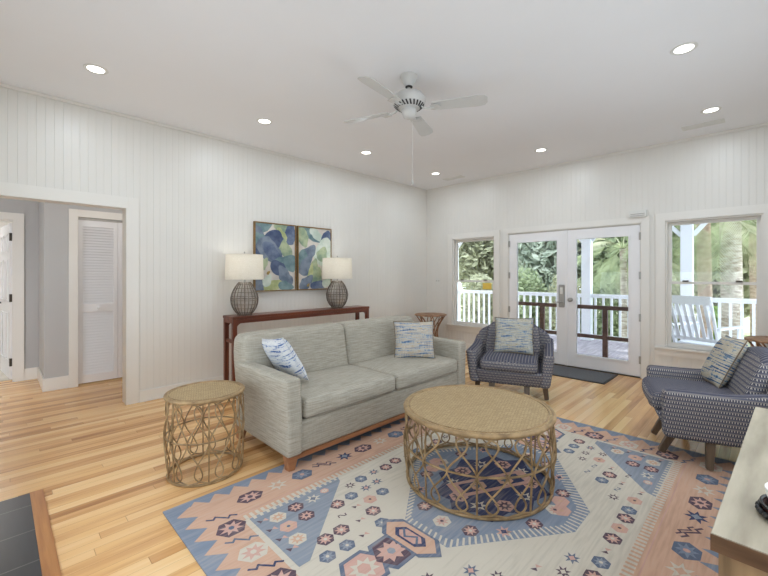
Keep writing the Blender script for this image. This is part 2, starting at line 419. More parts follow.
# baseboards
def baseb(name, x0, x1, y0, y1, nx, ny):
    mb = MB().box(x0, x1, y0, y1, 0, .12); e = .012
    mb.box(x0 + min(nx, 0) * e, x1 + max(nx, 0) * e, y0 + min(ny, 0) * e, y1 + max(ny, 0) * e, 0, .02)
    return struct(mb.build(name, M['trim'], bevel=.002))
baseb('baseboard_left', 1.07, WF - .018, WL - .018, WL, 0, -1)
baseb('baseboard_far', WF - .018, WF, 3.14, WL - .02, -1, 0)
baseb('baseboard_far_end', WF - .018, WF, WR, 1.06, -1, 0)
baseb('baseboard_right', WB, WF - .02, WR, WR + .018, 0, 1)
baseb('baseboard_back', WB, WB + .018, WR + .02, WL, 1, 0)
# opening casing (room side) and lining
o = OPX
trim(MB().box(o[1], o[1] + .098, WL - .02, WL, 0, o[3] + .10))
trim(MB().box(o[0] - .098, o[1], WL - .02, WL, o[3], o[3] + .10))
trim(MB().box(o[0] - .098, o[0], WL - .02, WL, 0, o[3]))
trim(MB().box(o[1] - .018, o[1] + .004, WL - .024, WL + .15, 0, o[3]))
trim(MB().box(o[0], o[1] - .018, WL - .024, WL + .15, o[3] - .018, o[3] + .003))
trim(MB().box(o[0] - .004, o[0] + .018, WL - .024, WL + .15, 0, o[3] - .018))

# ------------------------------------------------------------------ hall behind the opening
HZ = 2.55; HY = 5.97; HX = .39; HD = 6.80; CO = (.70, 1.52, 2.07); HDO = (-.68, .155, 2.06)
def pwall(name, mb, m=None): return struct(mb.build(name, m or M['hall']))
pwall('wall_closet', MB().box(HX, CO[0], HY, HY + .12, 0, HZ).box(CO[1], 2.6, HY, HY + .12, 0, HZ).box(CO[0], CO[1], HY, HY + .12, CO[2], HZ))
pwall('wall_closet_side', MB().box(HX, HX + .1, HY + .12, HD + .12, 0, HZ))
pwall('wall_hall', MB().box(HDO[1], HX, HD, HD + .12, 0, HZ).box(-1.6, HDO[0], HD, HD + .12, 0, HZ).box(HDO[0], HDO[1], HD, HD + .12, HDO[2], HZ))
pwall('wall_hall_left', MB().box(-1.7, -1.6, WL + .13, HD + .12, 0, HZ))
pwall('wall_hall_right', MB().box(2.6, 2.7, WL + .13, HY + .12, 0, HZ))
pwall('wall_closet_back', MB().box(HX + .1, 2.6, HY + .75, HY + .82, 0, HZ))
struct(MB().box(-2.2, 2.7, WL + .13, 10.2, HZ, HZ + .1).build('ceiling_hall', M['ceil']))
pwall('wall_bedroom', MB().box(-2.2, 2.2, 9.4, 9.5, 0, HZ).box(1.2, 1.3, HD + .12, 9.4, 0, HZ).box(-2.2, -2.1, HD + .12, 9.4, 0, HZ), M['trim'])
struct(MB().box(-2.1, 1.2, HD + .13, 9.4, 0, .012).build('floor_tile', noise_mat('pale_tile', srgb(190, 184, 172), srgb(214, 208, 196), 3, .4)))
# hall baseboards
trim(MB().box(HX - .016, CO[0] - .09, HY - .016, HY, 0, .15), name='baseboard_closet')
trim(MB().box(HX - .016, HX, HY, HD, 0, .15), name='baseboard_hall_side')
trim(MB().box(HDO[1] + .095, HX - .016, HD - .016, HD, 0, .15), name='baseboard_hall')
# casings
trim(MB().box(CO[0] - .09, CO[0], HY - .022, HY, 0, CO[2] + .09).box(CO[1], CO[1] + .09, HY - .022, HY, 0, CO[2] + .09).box(CO[0], CO[1], HY - .022, HY, CO[2], CO[2] + .09))
trim(MB().box(HDO[1], HDO[1] + .095, HD - .022, HD, 0, HDO[2] + .09).box(HDO[0] - .095, HDO[0], HD - .022, HD, 0, HDO[2] + .09).box(HDO[0], HDO[1], HD - .022, HD, HDO[2], HDO[2] + .09))
trim(MB().box(HDO[1] - .015, HDO[1], HD, HD + .12, 0, HDO[2]).box(HDO[0], HDO[0] + .015, HD, HD + .12, 0, HDO[2]).box(HDO[0] + .015, HDO[1] - .015, HD, HD + .12, HDO[2] - .015, HDO[2]))
trim(MB().box(CO[0], CO[1], HY + .012, HY + .05, CO[2] - .03, CO[2]), m=M['metal'])

# louvred bifold closet doors
def louvre_leaf(name, w_, knob):
    root = bpy.data.objects.new(name, None); COL.objects.link(root); struct(root)
    hgt = CO[2] - .045; st = .045
    fr = MB().box(0, st, 0, .03, 0, hgt).box(w_ - st, w_, 0, .03, 0, hgt)
    fr.box(st, w_ - st, 0, .03, 0, .10).box(st, w_ - st, 0, .03, hgt - .085, hgt).box(st, w_ - st, 0, .03, .875, .975)
    fr.build('door_frame', M['door'], root, bevel=.002)
    for (a, b) in ((.10, .875), (.975, hgt - .085)):
        lv = MB(); n = int((b - a) / .034)
        for i in range(n):
            z = a + (i + .5) * (b - a) / n
            lv.add([(st, .004, z - .016), (w_ - st, .004, z - .016), (w_ - st, .026, z + .016), (st, .026, z + .016),
                    (st, .009, z - .018), (w_ - st, .009, z - .018), (w_ - st, .031, z + .014), (st, .031, z + .014)],
                   [(0, 1, 2, 3), (7, 6, 5, 4), (0, 4, 5, 1), (3, 2, 6, 7)])
        lv.build('louvre_panel', M['door'], root)
    if knob: MB().lathe([(.008, 0), (.008, .02), (.018, .028), (.016, .04), (0, .044)], 16).build('door_knob', M['door'], root, smooth=True).matrix_local = Matrix.Translation((w_ * .5, 0, .925)) @ Matrix.Rotation(R(90), 4, 'X')
    return root
lw = (CO[1] - CO[0]) / 2 - .004
d = louvre_leaf('door_3', lw, True); d.location = (CO[0] + .004, HY + .02, .02)
d = louvre_leaf('door_4', lw, False); d.location = (CO[0] + lw + .007, HY + .02, .02)
# open panelled hall door
dl = bpy.data.objects.new('door_5', None); COL.objects.link(dl); struct(dl)
dl.location = (HDO[1] - .02, HD + .125, .012); dl.rotation_euler = (0, 0, R(180 - 84))
sl = MB().box(0, .78, -.018, .018, 0, 2.02); sl.build('door_slab', M['door'], dl, bevel=.003)
for (x0, x1) in ((.12, .36), (.44, .68)):
    for (z0, z1) in ((.22, .85), (1.0, 1.55), (1.65, 1.88)):
        mb = MB()
        for yy in (.018, -.018):
            s_ = 1 if yy > 0 else -1
            for (a, b, c_, e_) in ((x0, x1, z0, z0 + .02), (x0, x1, z1 - .02, z1), (x0, x0 + .02, z0, z1), (x1 - .02, x1, z0, z1)):
                mb.box(a, b, min(yy, yy + s_ * .008), max(yy, yy + s_ * .008), c_, e_)
        mb.build('door_panel', M['door'], dl)
MB().tube([(.71, .0, .96), (.71, .055, .96)], .012).lathe([(0, -.028), (.02, -.02), (.028, 0), (.02, .02), (0, .028)], 16, (.71, .07, .96)).tube([(.71, .0, .96), (.71, -.055, .96)], .012).lathe([(0, -.028), (.02, -.02), (.028, 0), (.02, .02), (0, .028)], 16, (.71, -.07, .96)).build('door_knob', M['threshold'], dl, smooth=True)
for z in (.22, 1.05, 1.84): MB().box(-.02, .02, -.05, .022, z - .05, z + .05).build('hinge', M['threshold'], dl)

# ------------------------------------------------------------------ windows
def window(name, W, sillz=None):
    y0, y1, z0, z1 = W; root = bpy.data.objects.new(name, None); COL.objects.link(root); struct(root); root.location = (WF, (y0 + y1) / 2, z0)
    hy = (y1 - y0) / 2; hz = z1 - z0; c = .10
    MB().box(-.02, 0, -hy - c, -hy, 0, hz + c).box(-.02, 0, hy, hy + c, 0, hz + c).box(-.02, 0, -hy, hy, hz, hz + c).build('casing', M['trim'], root, bevel=.002)
    MB().box(-.05, .02, -hy - c - .01, hy + c + .01, -.028, 0).build('window_sill', M['trim'], root, bevel=.004)
    MB().box(-.018, 0, -hy - c, hy + c, -.115, -.028).build('apron', M['trim'], root, bevel=.002)
    MB().box(0, .13, -hy, -hy + .02, 0, hz).box(0, .13, hy - .02, hy, 0, hz).box(0, .13, -hy + .02, hy - .02, hz - .02, hz).box(0.02, .13, -hy + .02, hy - .02, 0, .02).build('window_frame', M['trim'], root, bevel=.002)
    m = hz * .51
    def sash(x, a, b, n):
        t = .036; f = MB().box(x, x + .03, -hy + .02, -hy + .02 + t, a, b).box(x, x + .03, hy - .02 - t, hy - .02, a, b).box(x, x + .03, -hy + .02 + t, hy - .02 - t, a, a + (t if n == 0 else .03)).box(x, x + .03, -hy + .02 + t, hy - .02 - t, b - (.032 if n == 0 else t), b)
        s_ = f.build('sash', M['trim'], root, bevel=.002)
        MB().box(x + .013, x + .017, -hy + .02 + t, hy - .02 - t, a + .03, b - .03).build('pane', M['glass'], s_)
        return s_
    sash(.03, .02, m + .015, 0); sash(.065, m - .015, hz - .02, 1)
    for yy in (-hy * .55, hy * .55): MB().box(.012, .03, yy - .03, yy + .03, m + .012, m + .03).build('sash_lock', M['threshold'], root, bevel=.002)
    return root
window('window_1', W1); window('window_2', W2)

# ------------------------------------------------------------------ french doors
y0, y1, _, z1 = DR
trim(MB().box(WF - .02, WF, y1, y1 + .085, 0, z1 + .085).box(WF - .02, WF, y0 - .095, y0, 0, z1 + .085).box(WF - .02, WF, y0, y1, z1, z1 + .085))
trim(MB().box(WF, WF + .13, y1 - .012, y1, 0, z1).box(WF, WF + .13, y0, y0 + .012, 0, z1).box(WF, WF + .13, y0 + .012, y1 - .012, z1 - .012, z1))
trim(MB().box(WF - .02, WF + .14, y0 + .012, y1 - .012, 0, .012), m=M['threshold'])
def french(name, ya, yb, hinge_y, sgn):
    root = bpy.data.objects.new(name, None); COL.objects.link(root); struct(root); root.location = (WF + .005, (ya + yb) / 2, .014)
    h = (yb - ya) / 2; st = .135; zt = z1 - .014 - .016; gb = .185; gt = zt - .145
    MB().box(0, .042, -h, -h + st, 0, zt).box(0, .042, h - st, h, 0, zt).box(0, .042, -h + st, h - st, 0, gb).box(0, .042, -h + st, h - st, gt, zt).build('door_frame', M['door'], root, bevel=.002)
    b = .022
    MB().box(-.008, .0, -h + st - b, -h + st, gb - b, gt + b).box(-.008, 0, h - st, h - st + b, gb - b, gt + b).box(-.008, 0, -h + st, h - st, gb - b, gb).box(-.008, 0, -h + st, h - st, gt, gt + b).build('glazing_bead', M['door'], root, bevel=.002)
    MB().box(.018, .024, -h + st, h - st, gb, gt).build('pane', M['glass'], root)
    for z in (.22, .78, 1.34, 1.86): MB().box(-.012, .002, hinge_y - .012, hinge_y + .012, z - .05, z + .05).build('hinge', M['metal'], root, bevel=.002)
    return root
mid = 2.112
fl = french('door_1', mid + .006, y1 - .014, (y1 - .014 - mid - .006) / 2 - .002, 1)
fr_ = french('door_2', y0 + .014, mid - .002, -(mid - .002 - y0 - .014) / 2 + .002, -1)
trim(MB().box(WF - .012, WF + .005, mid - .022, mid + .018, .014, z1 - .016), m=M['door'])
hy = -(y1 - .014 - mid - .006) / 2 + .06
e = MB().box(-.022, 0, hy - .042, hy + .042, .86, 1.20).build('keypad_lock', M['metal'], fl, bevel=.008)
MB().tube([(-.02, hy, .94), (-.06, hy, .94), (-.065, hy + .02, .94), (-.065, hy + .10, .935)], .01, 10).build('door_lever', M['metal'], e, smooth=True)
MB().box(-.03, -.02, hy - .02, hy + .02, 1.06, 1.16).build('keypad', M['plastic'], e, bevel=.003)
hk = (mid - .002 - y0 - .014) / 2 - .06
kb = MB().lathe([(.03, 0), (.03, .006), (.012, .01), (.012, .03), (.026, .04), (.03, .055), (.022, .068), (0, .072)], 24).build('door_knob', M['metal'], fr_, smooth=True)
kb.matrix_local = Matrix.Translation((0, hk, .98)) @ Matrix.Rotation(R(-90), 4, 'Y')

# small fixtures on the far wall
t = thing('door_chime', 'small white chime box fixed above the right corner of the glass doors', 'door chime', (WF, 1.20, 2.165))
MB().box(-.045, 0, -.10, .10, -.045, .045).build('cover', M['plastic'], t, bevel=.005)
MB().box(-.048, -.044, -.08, .08, -.028, -.02).box(-.048, -.044, -.08, .08, -.005, .003).build('grille', M['metal'], t)
t = thing('light_switch', 'small white switch plate on the far wall near the corner, left of the left window', 'light switch', (WF, 4.48, 1.24))
MB().box(-.006, 0, -.058, .058, -.06, .06).build('cover_plate', M['plastic'], t, bevel=.003)
for yy in (-.024, .024): MB().box(-.016, -.005, yy - .006, yy + .006, -.002, .018).build('toggle', M['metal'], t, bevel=.001)
tag(MB().box(WF + .028, WF + .0295, 3.36, 3.53, 1.11, 1.22).build('notice_card', M['yellow']), 'yellow card stuck inside the glass of the left window', 'card')

# ------------------------------------------------------------------ ceiling fixtures
def can_light():
    t = thing('recessed_light', 'round recessed ceiling light', 'ceiling light', (0, 0, CZ), group='recessed ceiling lights')
    MB().lathe([(.06, 0), (.06, -.004), (.078, -.006), (.084, -.002), (.084, 0)], 32).build('trim_ring', M['plastic'], t, smooth=True)
    MB().lathe([(.062, -.0015), (.0, -.0016)], 32).build('lens', M['lens'], t)
    d = bpy.data.lights.new('recessed_lamp', 'AREA'); d.shape = 'DISK'; d.size = .12; d.energy = CAN_POWER; d.color = (.82, .915, 1)
    l = bpy.data.objects.new('recessed_lamp', d); COL.objects.link(l); l.parent = t; l.location = (0, 0, -.009)
    return t
cans = [(.57, 3.88, 'lit recessed ceiling light nearest the hall opening, at the upper left'),
        (2.06, 3.885, 'lit recessed ceiling light above the left table lamp and painting'),
        (3.57, 3.89, 'lit recessed ceiling light just left of the fan pull chain, along the left wall'),
        (5.12, 3.88, 'lit recessed ceiling light in the far corner beside the small far vent'),
        (5.154, 2.144, 'lit recessed ceiling light in front of the glass doors'),
        (5.124, .396, 'lit recessed ceiling light next to the right ceiling vent'),
        (3.592, .431, 'large lit recessed ceiling light at the upper right, nearest the camera'),
        (2.06, .42, 'recessed ceiling light above the oak cabinet, out of view'), (.57, .42, 'recessed ceiling light above the camera, out of view'), (.57, 2.14, 'recessed ceiling light before the fireplace wall, out of view')]
c0 = can_light()
for i, (x, y, lb) in enumerate(cans):
    if i == 0: c0.location = (x, y, CZ); c0['label'] = lb
    else: dup(c0, (x, y, CZ), label=lb)

def vent(x, y, label):
    t = thing('ceiling_vent', label, 'vent', (x, y, CZ), group='ceiling vents')
    MB().box(-.07, .07, -.185, -.165, -.008, 0).box(-.07, .07, .165, .185, -.008, 0).box(-.07, -.05, -.165, .165, -.008, 0).box(.05, .07, -.165, .165, -.008, 0).box(-.05, .05, -.006, .006, -.008, 0).build('frame', M['plastic'], t, bevel=.001)
    MB().box(-.05, .05, -.165, .165, -.0015, 0).build('duct_opening', M['fandark'], t)
    mb = MB()
    for i in range(7):
        xx = -.042 + i * .014
        mb.add([(xx - .004, -.165, -.002), (xx - .004, .165, -.002), (xx + .005, .165, -.009), (xx + .005, -.165, -.009)], [(0, 1, 2, 3)])
    mb.build('slats', M['plastic'], t)
vent(5.56, .50, 'white ceiling vent at the right, beyond the recessed light')
vent(5.57, 3.83, 'white ceiling vent in the far corner above the left window')

# ceiling fan (at rest)
FX, FY = 2.452, 2.138
fan = thing('ceiling_fan', 'white four-blade ceiling fan with a pull chain hanging in mid room', 'ceiling fan', (FX, FY, CZ))
MB().lathe([(.072, 0), (.075, -.012), (.062, -.045), (.035, -.085), (.028, -.092), (0, -.093)], 32).build('canopy', M['fanwhite'], fan, smooth=True)
MB().lathe([(.0, -.08), (.03, -.082), (.03, -.098), (0, -.1)], 24).build('collar', M['fandark'], fan, smooth=True)
MB().lathe([(.012, -.09), (.012, -.15)], 16).build('downrod', M['fanwhite'], fan, smooth=True)
hs = MB().lathe([(.02, -.135), (.06, -.142), (.115, -.16), (.14, -.19), (.142, -.22), (.125, -.25), (.10, -.27), (.06, -.28), (0, -.281)], 40).build('motor_housing', M['fanwhite'], fan, smooth=True)
vm = MB()
for i in range(24):
    a = 2 * math.pi * i / 24
    vm.bar((.128 * math.cos(a), .128 * math.sin(a), -.249), (.095 * math.cos(a + .12), .095 * math.sin(a + .12), -.276), .012, .004)
vm.build('vent_slots', M['fandark'], hs)
MB().lathe([(.05, -.27), (.062, -.29), (.062, -.32), (.045, -.35), (.02, -.362), (0, -.364)], 32).build('switch_housing', M['fanwhite'], fan, smooth=True)
ch = MB().tube([(.02, -.02, -.35), (.02, -.02, -.88)], .0018, 6).build('pull_chain', M['fanwhite'], fan)
MB().lathe([(0, -.92), (.007, -.91), (.004, -.88), (0, -.878)], 10, (.02, -.02, 0)).build('chain_pull', M['fanwhite'], ch, smooth=True)
for a in (-61, 24, 107, 190):
    mt = Matrix.Rotation(R(a), 4, 'Z')
    br = MB()
    br.tube([(.10, 0, -.262), (.13, 0, -.285), (.17, 0, -.292), (.22, 0, -.288)], .008, 8)
    br.prism([(.18, -.04), (.25, -.05), (.27, 0), (.25, .05), (.18, .04), (.2, 0)], -.29, -.285)
    b_ = br.build('blade_bracket', M['fanwhite'], fan, smooth=True); b_.matrix_local = mt
    pts = [(.20, -.050), (.56, -.068), (.62, -.06), (.64, -.03), (.64, .03), (.62, .06), (.56, .068), (.20, .050), (.185, 0)]
    bl = MB().prism(pts, -.003, .003).build('blade', M['fanwhite'], fan, bevel=.001)
    bl.matrix_local = mt @ Matrix.Translation((0, 0, -.278)) @ Matrix.Rotation(R(-13), 4, 'X')

# ------------------------------------------------------------------ hearth
t = thing('hearth', 'black slate tile hearth slab with a wooden border at the lower left', 'hearth', (0, 0, 0))
MB().box(WB + .02, .143, .95, 3.225, 0, .014).build('slate_tiles', M['slate'], t)
MB().box(.143, .205, .95, 3.225, 0, .016).build('wood_border', M['hearthwood'], t, bevel=.003)

# ------------------------------------------------------------------ rug
RX0, RX1, RY0, RY1 = .668, 3.76, .055, 2.445
def build_rug():
    mb = MB(); rn = RUG_N.index; cx, cy = (RX0 + RX1) / 2, (RY0 + RY1) / 2
    Z = .008
    mb.box(RX0 - cx, RX1 - cx, RY0 - cy, RY1 - cy, 0, Z, rn('blue'))
    lay = [Z]
    def poly(pts, col, lv):
        lay[0] += 1; z = Z + .0004 * lv + (lay[0] % 12) * .00003
        n = len(pts); mx = sum(p[0] for p in pts) / n; my = sum(p[1] for p in pts) / n
        mb.add([(p[0] - cx, p[1] - cy, z) for p in pts] + [(mx - cx, my - cy, z)], [(i, (i + 1) % n, n) for i in range(n)], rn(col))
    def rect(x0, x1, y0, y1, col, lv): poly([(x0, y0), (x1, y0), (x1, y1), (x0, y1)], col, lv)
    def hexa(x, y, rx, ry, col, lv): poly([(x - rx, y), (x - rx * .5, y - ry), (x + rx * .5, y - ry), (x + rx, y), (x + rx * .5, y + ry), (x - rx * .5, y + ry)], col, lv)
    def star(x, y, rx, ry, col, lv, n=8, inn=.5, ph=0):
        poly([(x + rx * (1 if i % 2 == 0 else inn) * math.cos(ph + math.pi * i / n), y + ry * (1 if i % 2 == 0 else inn) * math.sin(ph + math.pi * i / n)) for i in range(2 * n)], col, lv)
    def med(x, y, r, cols, lv=3, ratio=.8):
        hexa(x, y, r, r * ratio, cols[0], lv); star(x, y, r * .82, r * ratio * .9, cols[1], lv + 1, 8, .5, .2); hexa(x, y, r * .2, r * .18, cols[2], lv + 2)
    def burst(x, y, r, cols, lv=3):
        star(x, y, r, r * .85, cols[0], lv, 7, .45); star(x, y, r * .45, r * .4, cols[1], lv + 1, 4, .6)
    def bow(x, y, r, c1, c2, lv=3):
        poly([(x, y), (x - r, y + r * .7), (x - r * .7, y - r * .5)], c1, lv); poly([(x, y), (x + r, y - r * .7), (x + r * .7, y + r * .5)], c2, lv)
    def stroke(pts, wd, col, lv):
        for a, b in zip(pts, pts[1:]):
            dx, dy = b[0] - a[0], b[1] - a[1]; l = math.hypot(dx, dy) or 1; nx, ny = -dy / l * wd / 2, dx / l * wd / 2; ex, ey = dx / l * wd * .4, dy / l * wd * .4
            poly([(a[0] + nx - ex, a[1] + ny - ey), (b[0] + nx + ex, b[1] + ny + ey), (b[0] - nx + ex, b[1] - ny + ey), (a[0] - nx - ex, a[1] - ny - ey)], col, lv)
    def ess(x, y, r, col, lv=3, vert=False):
        P = [(-1, -.2), (-.8, .5), (-.3, .4), (.0, 0), (.3, -.4), (.8, -.5), (1, .2)]
        P = [(q, p) for p, q in P] if vert else P
        stroke([(x + p * r, y + q * r) for p, q in P], r * .28, col, lv)
    def hooks(x, y, r, col, lv=3, vert=True):
        P = [(-1, .9), (-.6, .3), (-.35, .8), (.35, -.8), (.6, -.3), (1, -.9)]
        P = [(q * .5, p) for p, q in P] if vert else [(p, q * .5) for p, q in P]
        stroke([(x + p * r, y + q * r) for p, q in P], r * .17, col, lv)
    # sawtooth edges: peach teeth into the blue
    e = .125
    rect(RX0 + e, RX1 - e, RY0 + .17, RY1 - .10, 'peach', 1)
    n = 17; p = (RY1 - RY0 - .12) / n
    for i in range(n):
        a = RY0 + .06 + i * p
        poly([(RX0 + e + .001, a), (RX0 + .035, a + p / 2), (RX0 + e + .001, a + p)], 'peach', 1); poly([(RX1 - e - .001, a), (RX1 - .035, a + p / 2), (RX1 - e - .001, a + p)], 'peach', 1)
    n = 24; p = (RX1 - RX0 - .2) / n
    for i in range(n):
        a = RX0 + .1 + i * p
        poly([(a, RY0 + .171), (a + p / 2, RY0 + .04), (a + p, RY0 + .171)], 'peach', 1); poly([(a, RY1 - .101), (a + p / 2, RY1 - .03), (a + p, RY1 - .101)], 'peach', 1)
    # cream frame + field
    fx0, fx1, fy0, fy1 = .985, 3.445, .475, 2.03
    rect(fx0 - .03, fx1 + .03, fy0 - .05, fy1 + .05, 'cream', 2)
    rect(fx0, fx1, fy0, fy1, 'cream', 3)
    n = 74
    for i in range(n):           # peach comb of the frame, long sides
        a = fx0 - .03 + i * (fx1 - fx0 + .06) / n; rect(a, a + .016, fy0 - .052, fy0 - .005, 'peach', 4); rect(a, a + .016, fy1 + .005, fy1 + .052, 'peach', 4)
    stroke([(fx0 - .05, fy0 - .07), (fx1 + .05, fy0 - .07)], .006, 'rose', 2); stroke([(fx0 - .05, fy1 + .07), (fx1 + .05, fy1 + .07)], .006, 'rose', 2)
    # corner triangles
    for sx in (0, 1):
        for sy in (0, 1):
            X = lambda v: fx0 + v if sx == 0 else fx1 - v
            Y = lambda v: fy0 + v if sy == 0 else fy1 - v
            poly([(X(0), Y(0)), (X(.62), Y(0)), (X(.60), Y(.05)), (X(.06), Y(.5)), (X(0), Y(.5))], 'grey', 4)
            for i in range(15): rect(*sorted((X(.02 + i * .04), X(.038 + i * .04))), *sorted((Y(-.012), Y(.022))), 'cream', 5)
            for (dx, dy, kk) in ((.12, .10, 0), (.24, .09, 1), (.36, .09, 2), (.12, .21, 3), (.24, .20, 4), (.1, .33, 5), (.46, .07, 6)):
                r = .052 if dx < .4 else .03
                if kk in (0, 5): med(X(dx), Y(dy), r, ('cream', 'peach', 'cream'), 5)
                elif kk in (1, 4): med(X(dx), Y(dy), r, ('plum', 'rose', 'plum'), 5)
                elif kk == 2: burst(X(dx), Y(dy), r, ('cream', 'slate'), 5)
                elif kk == 3: med(X(dx), Y(dy), r, ('rose', 'peach', 'slate'), 5)
                else: med(X(dx), Y(dy), r, ('rose', 'cream', 'rose'), 5)
            for i in range(4): bow(X(.045), Y(.07 + i * .1), .028, 'plum', 'rose', 5)
    # central octagon
    ox, oy = 2.26, 1.26
    def octo(w_, h_, cw, chh): return [(ox - w_, oy - chh), (ox - cw, oy - h_), (ox + cw, oy - h_), (ox + w_, oy - chh), (ox + w_, oy + chh), (ox + cw, oy + h_), (ox - cw, oy + h_), (ox - w_, oy + chh)]
    O1 = octo(.72, .58, .13, .15); poly(O1, 'cream', 5)
    O2 = octo(.69, .55, .12, .14); poly(O2, 'blue', 6)
    for a, b in zip(O2, O2[1:] + O2[:1]):    # comb around it
        l = math.hypot(b[0] - a[0], b[1] - a[1]); m_ = int(l / .032)
        for i in range(m_):
            t_ = (i + .5) / m_; px, py = a[0] + (b[0] - a[0]) * t_, a[1] + (b[1] - a[1]) * t_
            dx, dy = ox - px, oy - py; q = math.hypot(dx, dy); stroke([(px + dx / q * .006, py + dy / q * .006), (px + dx / q * .05, py + dy / q * .05 + .012)], .011, 'cream', 7)
    for i in range(16):
        a = 2 * math.pi * i / 16; x = ox + .54 * math.cos(a); y = oy + .40 * math.sin(a)
        if i % 4 == 0: med(x, y, .055, ('cream', 'rose', 'plum'), 7)
        elif i % 2: med(x, y, .05, ('plum', 'rose', 'cream'), 7)
        else: burst(x, y, .05, ('rose', 'navy'), 7)
    for s_ in (-1, 1):
        hexa(ox + s_ * .02, oy - s_ * .43, .06, .045, 'rose', 8); hexa(ox + s_ * .11, oy - s_ * .39, .06, .045, 'rose', 8); hexa(ox + s_ * .02, oy - s_ * .43, .015, .012, 'peach', 9); hexa(ox + s_ * .11, oy - s_ * .39, .015, .012, 'peach', 9)
    # navy medallion
    star(ox, oy, .44, .34, 'navy', 8, 10, .82); 
    hexa(ox, oy, .36, .27, 'navy', 9)
    for i in range(10):
        a = 2 * math.pi * (i + .5) / 10; x = ox + .29 * math.cos(a); y = oy + .22 * math.sin(a)
        (burst if i % 2 else med)(x, y, .062, ('cream', 'navy') if i % 2 else ('rose', 'plum', 'rose'), 10)
    stroke([(ox - .2, oy + .1), (ox + .2, oy - .1)], .16, 'rose', 11); stroke([(ox - .16, oy + .08), (ox + .16, oy - .08)], .10, 'navy', 12)
    hexa(ox - .09, oy + .045, .06, .045, 'peach', 13); hexa(ox + .09, oy - .045, .06, .045, 'peach', 13); star(ox - .09, oy + .045, .035, .03, 'slate', 14, 5); star(ox + .09, oy - .045, .035, .03, 'slate', 14, 5)
    # scattered field motifs (mirrored in the four quarters)
    def inoct(x, y): return abs(x - ox) < .8 and abs(y - oy) < .64 and (abs(x - ox) / .80 + abs(y - oy) / .66) < 1.32
    def incor(x, y):
        dx = min(x - fx0, fx1 - x); dy = min(y - fy0, fy1 - y); return dx / .68 + dy / .56 < 1.0
    rnd = random.Random(3); gx = fx0 + .075; kk = 0; placed = []
    rowi = 0; y = fy0 + .075
    while y < fy1 - .04:
        x = fx0 + .075 + (rowi % 2) * .065
        while x < fx1 - .05:
            if not inoct(x, y) and not incor(x, y) and not (abs(y - oy - .04) < .15 and abs(x - ox) < 1.2):
                q = rnd.random(); xx = x + rnd.uniform(-.012, .012); yy = y + rnd.uniform(-.01, .01)
                if q < .22: med(xx, yy, .05, ('plum', 'rose', 'cream'), 4)
                elif q < .34: med(xx, yy, .046, ('slate', 'grey', 'cream'), 4)
                elif q < .44: burst(xx, yy, .044, ('slate', 'rose'), 4)
                elif q < .54: med(xx, yy, .046, ('rose', 'peach', 'plum'), 4)
                elif q < .64: burst(xx, yy, .04, ('plum', 'cream'), 4)
                elif q < .86: bow(xx, yy, .026, 'plum', 'rose', 4)
                else: ess(xx, yy, .024, 'slate' if q < .93 else 'plum', 4)
            x += .116
        y += .104; rowi += 1
    # big linked hexagons on the left and right of the octagon
    for s_ in (-1, 1):
        def vhex(x, y, rx, ry, c_, lv): poly([(x, y - ry), (x + rx, y - ry * .62), (x + rx, y + ry * .62), (x, y + ry), (x - rx, y + ry * .62), (x - rx, y - ry * .62)], c_, lv)
        bx = ox + s_ * .76
        for (w2, c_) in ((1, 'slate'), (.84, 'peach'), (.52, 'navy'), (.38, 'rose')): vhex(bx, oy + .04, .082 * w2, .20 * w2, c_, 8 + int((1 - w2) * 10))
        stroke([(bx - .02, oy - .02), (bx + .02, oy + .01), (bx - .02, oy + .06), (bx + .02, oy + .10)], .012, 'slate', 16)
        bx = ox + s_ * .90
        hexa(bx, oy + .04, .125, .105, 'slate', 6); hexa(bx, oy + .04, .10, .085, 'plum', 7); star(bx, oy + .04, .085, .07, 'rose', 8, 9, .62); hexa(bx, oy + .04, .022, .02, 'grey', 9)
        bx = ox + s_ * 1.07
        hexa(bx, oy + .05, .13, .105, 'slate', 5); hexa(bx, oy + .05, .105, .085, 'rose', 6); star(bx, oy + .05, .08, .065, 'cream', 7, 9, .6); hexa(bx, oy + .05, .035, .03, 'rose', 8)
    # border motifs, long sides
    for (yy, sg) in ((fy1 + .20, 1), (fy0 - .20, -1)):
        x = RX0 + .42; i = 0
        while x < RX1 - .3:
            j = i % 5
            if j == 0: med(x, yy, .085, ('plum', 'rose', 'plum'), 2, .62)
            elif j == 1: burst(x, yy, .07, ('cream', 'peach'), 2)
            elif j == 2: med(x, yy, .08, ('slate', 'blue', 'rose'), 2, .7)
            elif j == 3: hooks(x, yy, .075, 'plum', 2, False); hooks(x, yy + .03, .06, 'plum', 2, False)
            else: burst(x, yy, .07, ('navy', 'grey'), 2)
            x += .185; i += 1
    # border motifs, short sides
    for (xx, sg) in ((RX0 + .215, 1), (RX1 - .215, -1)):
        y = RY0 + .22; i = 0
        while y < RY1 - .2:
            j = i % 4
            if j == 0: med(xx, y, .08, ('cream', 'rose', 'cream'), 2, .75)
            elif j in (1, 3): hooks(xx, y, .07, 'slate' if j == 1 else 'navy', 2, False); 
            else: med(xx, y, .082, ('plum', 'rose', 'slate'), 2, .8)
            y += .125; i += 1
    o = mb.build('area_rug', [RUG[n] for n in RUG_N], loc=(cx, cy, 0))
    return tag(o, 'large faded geometric rug in blue, peach and cream under the coffee table', 'rug')
build_rug()

# door mat
t = thing('door_mat', 'dark grey door mat lying in front of the glass doors', 'door mat', (5.62, 1.98, 0))
MB().box(-.31, .31, -.56, .56, 0, .008).build('rubber_edge', M['matedge'], t)
MB().box(-.29, .29, -.54, .54, .0, .012).build('mat_pile', M['mat'], t, bevel=.003)

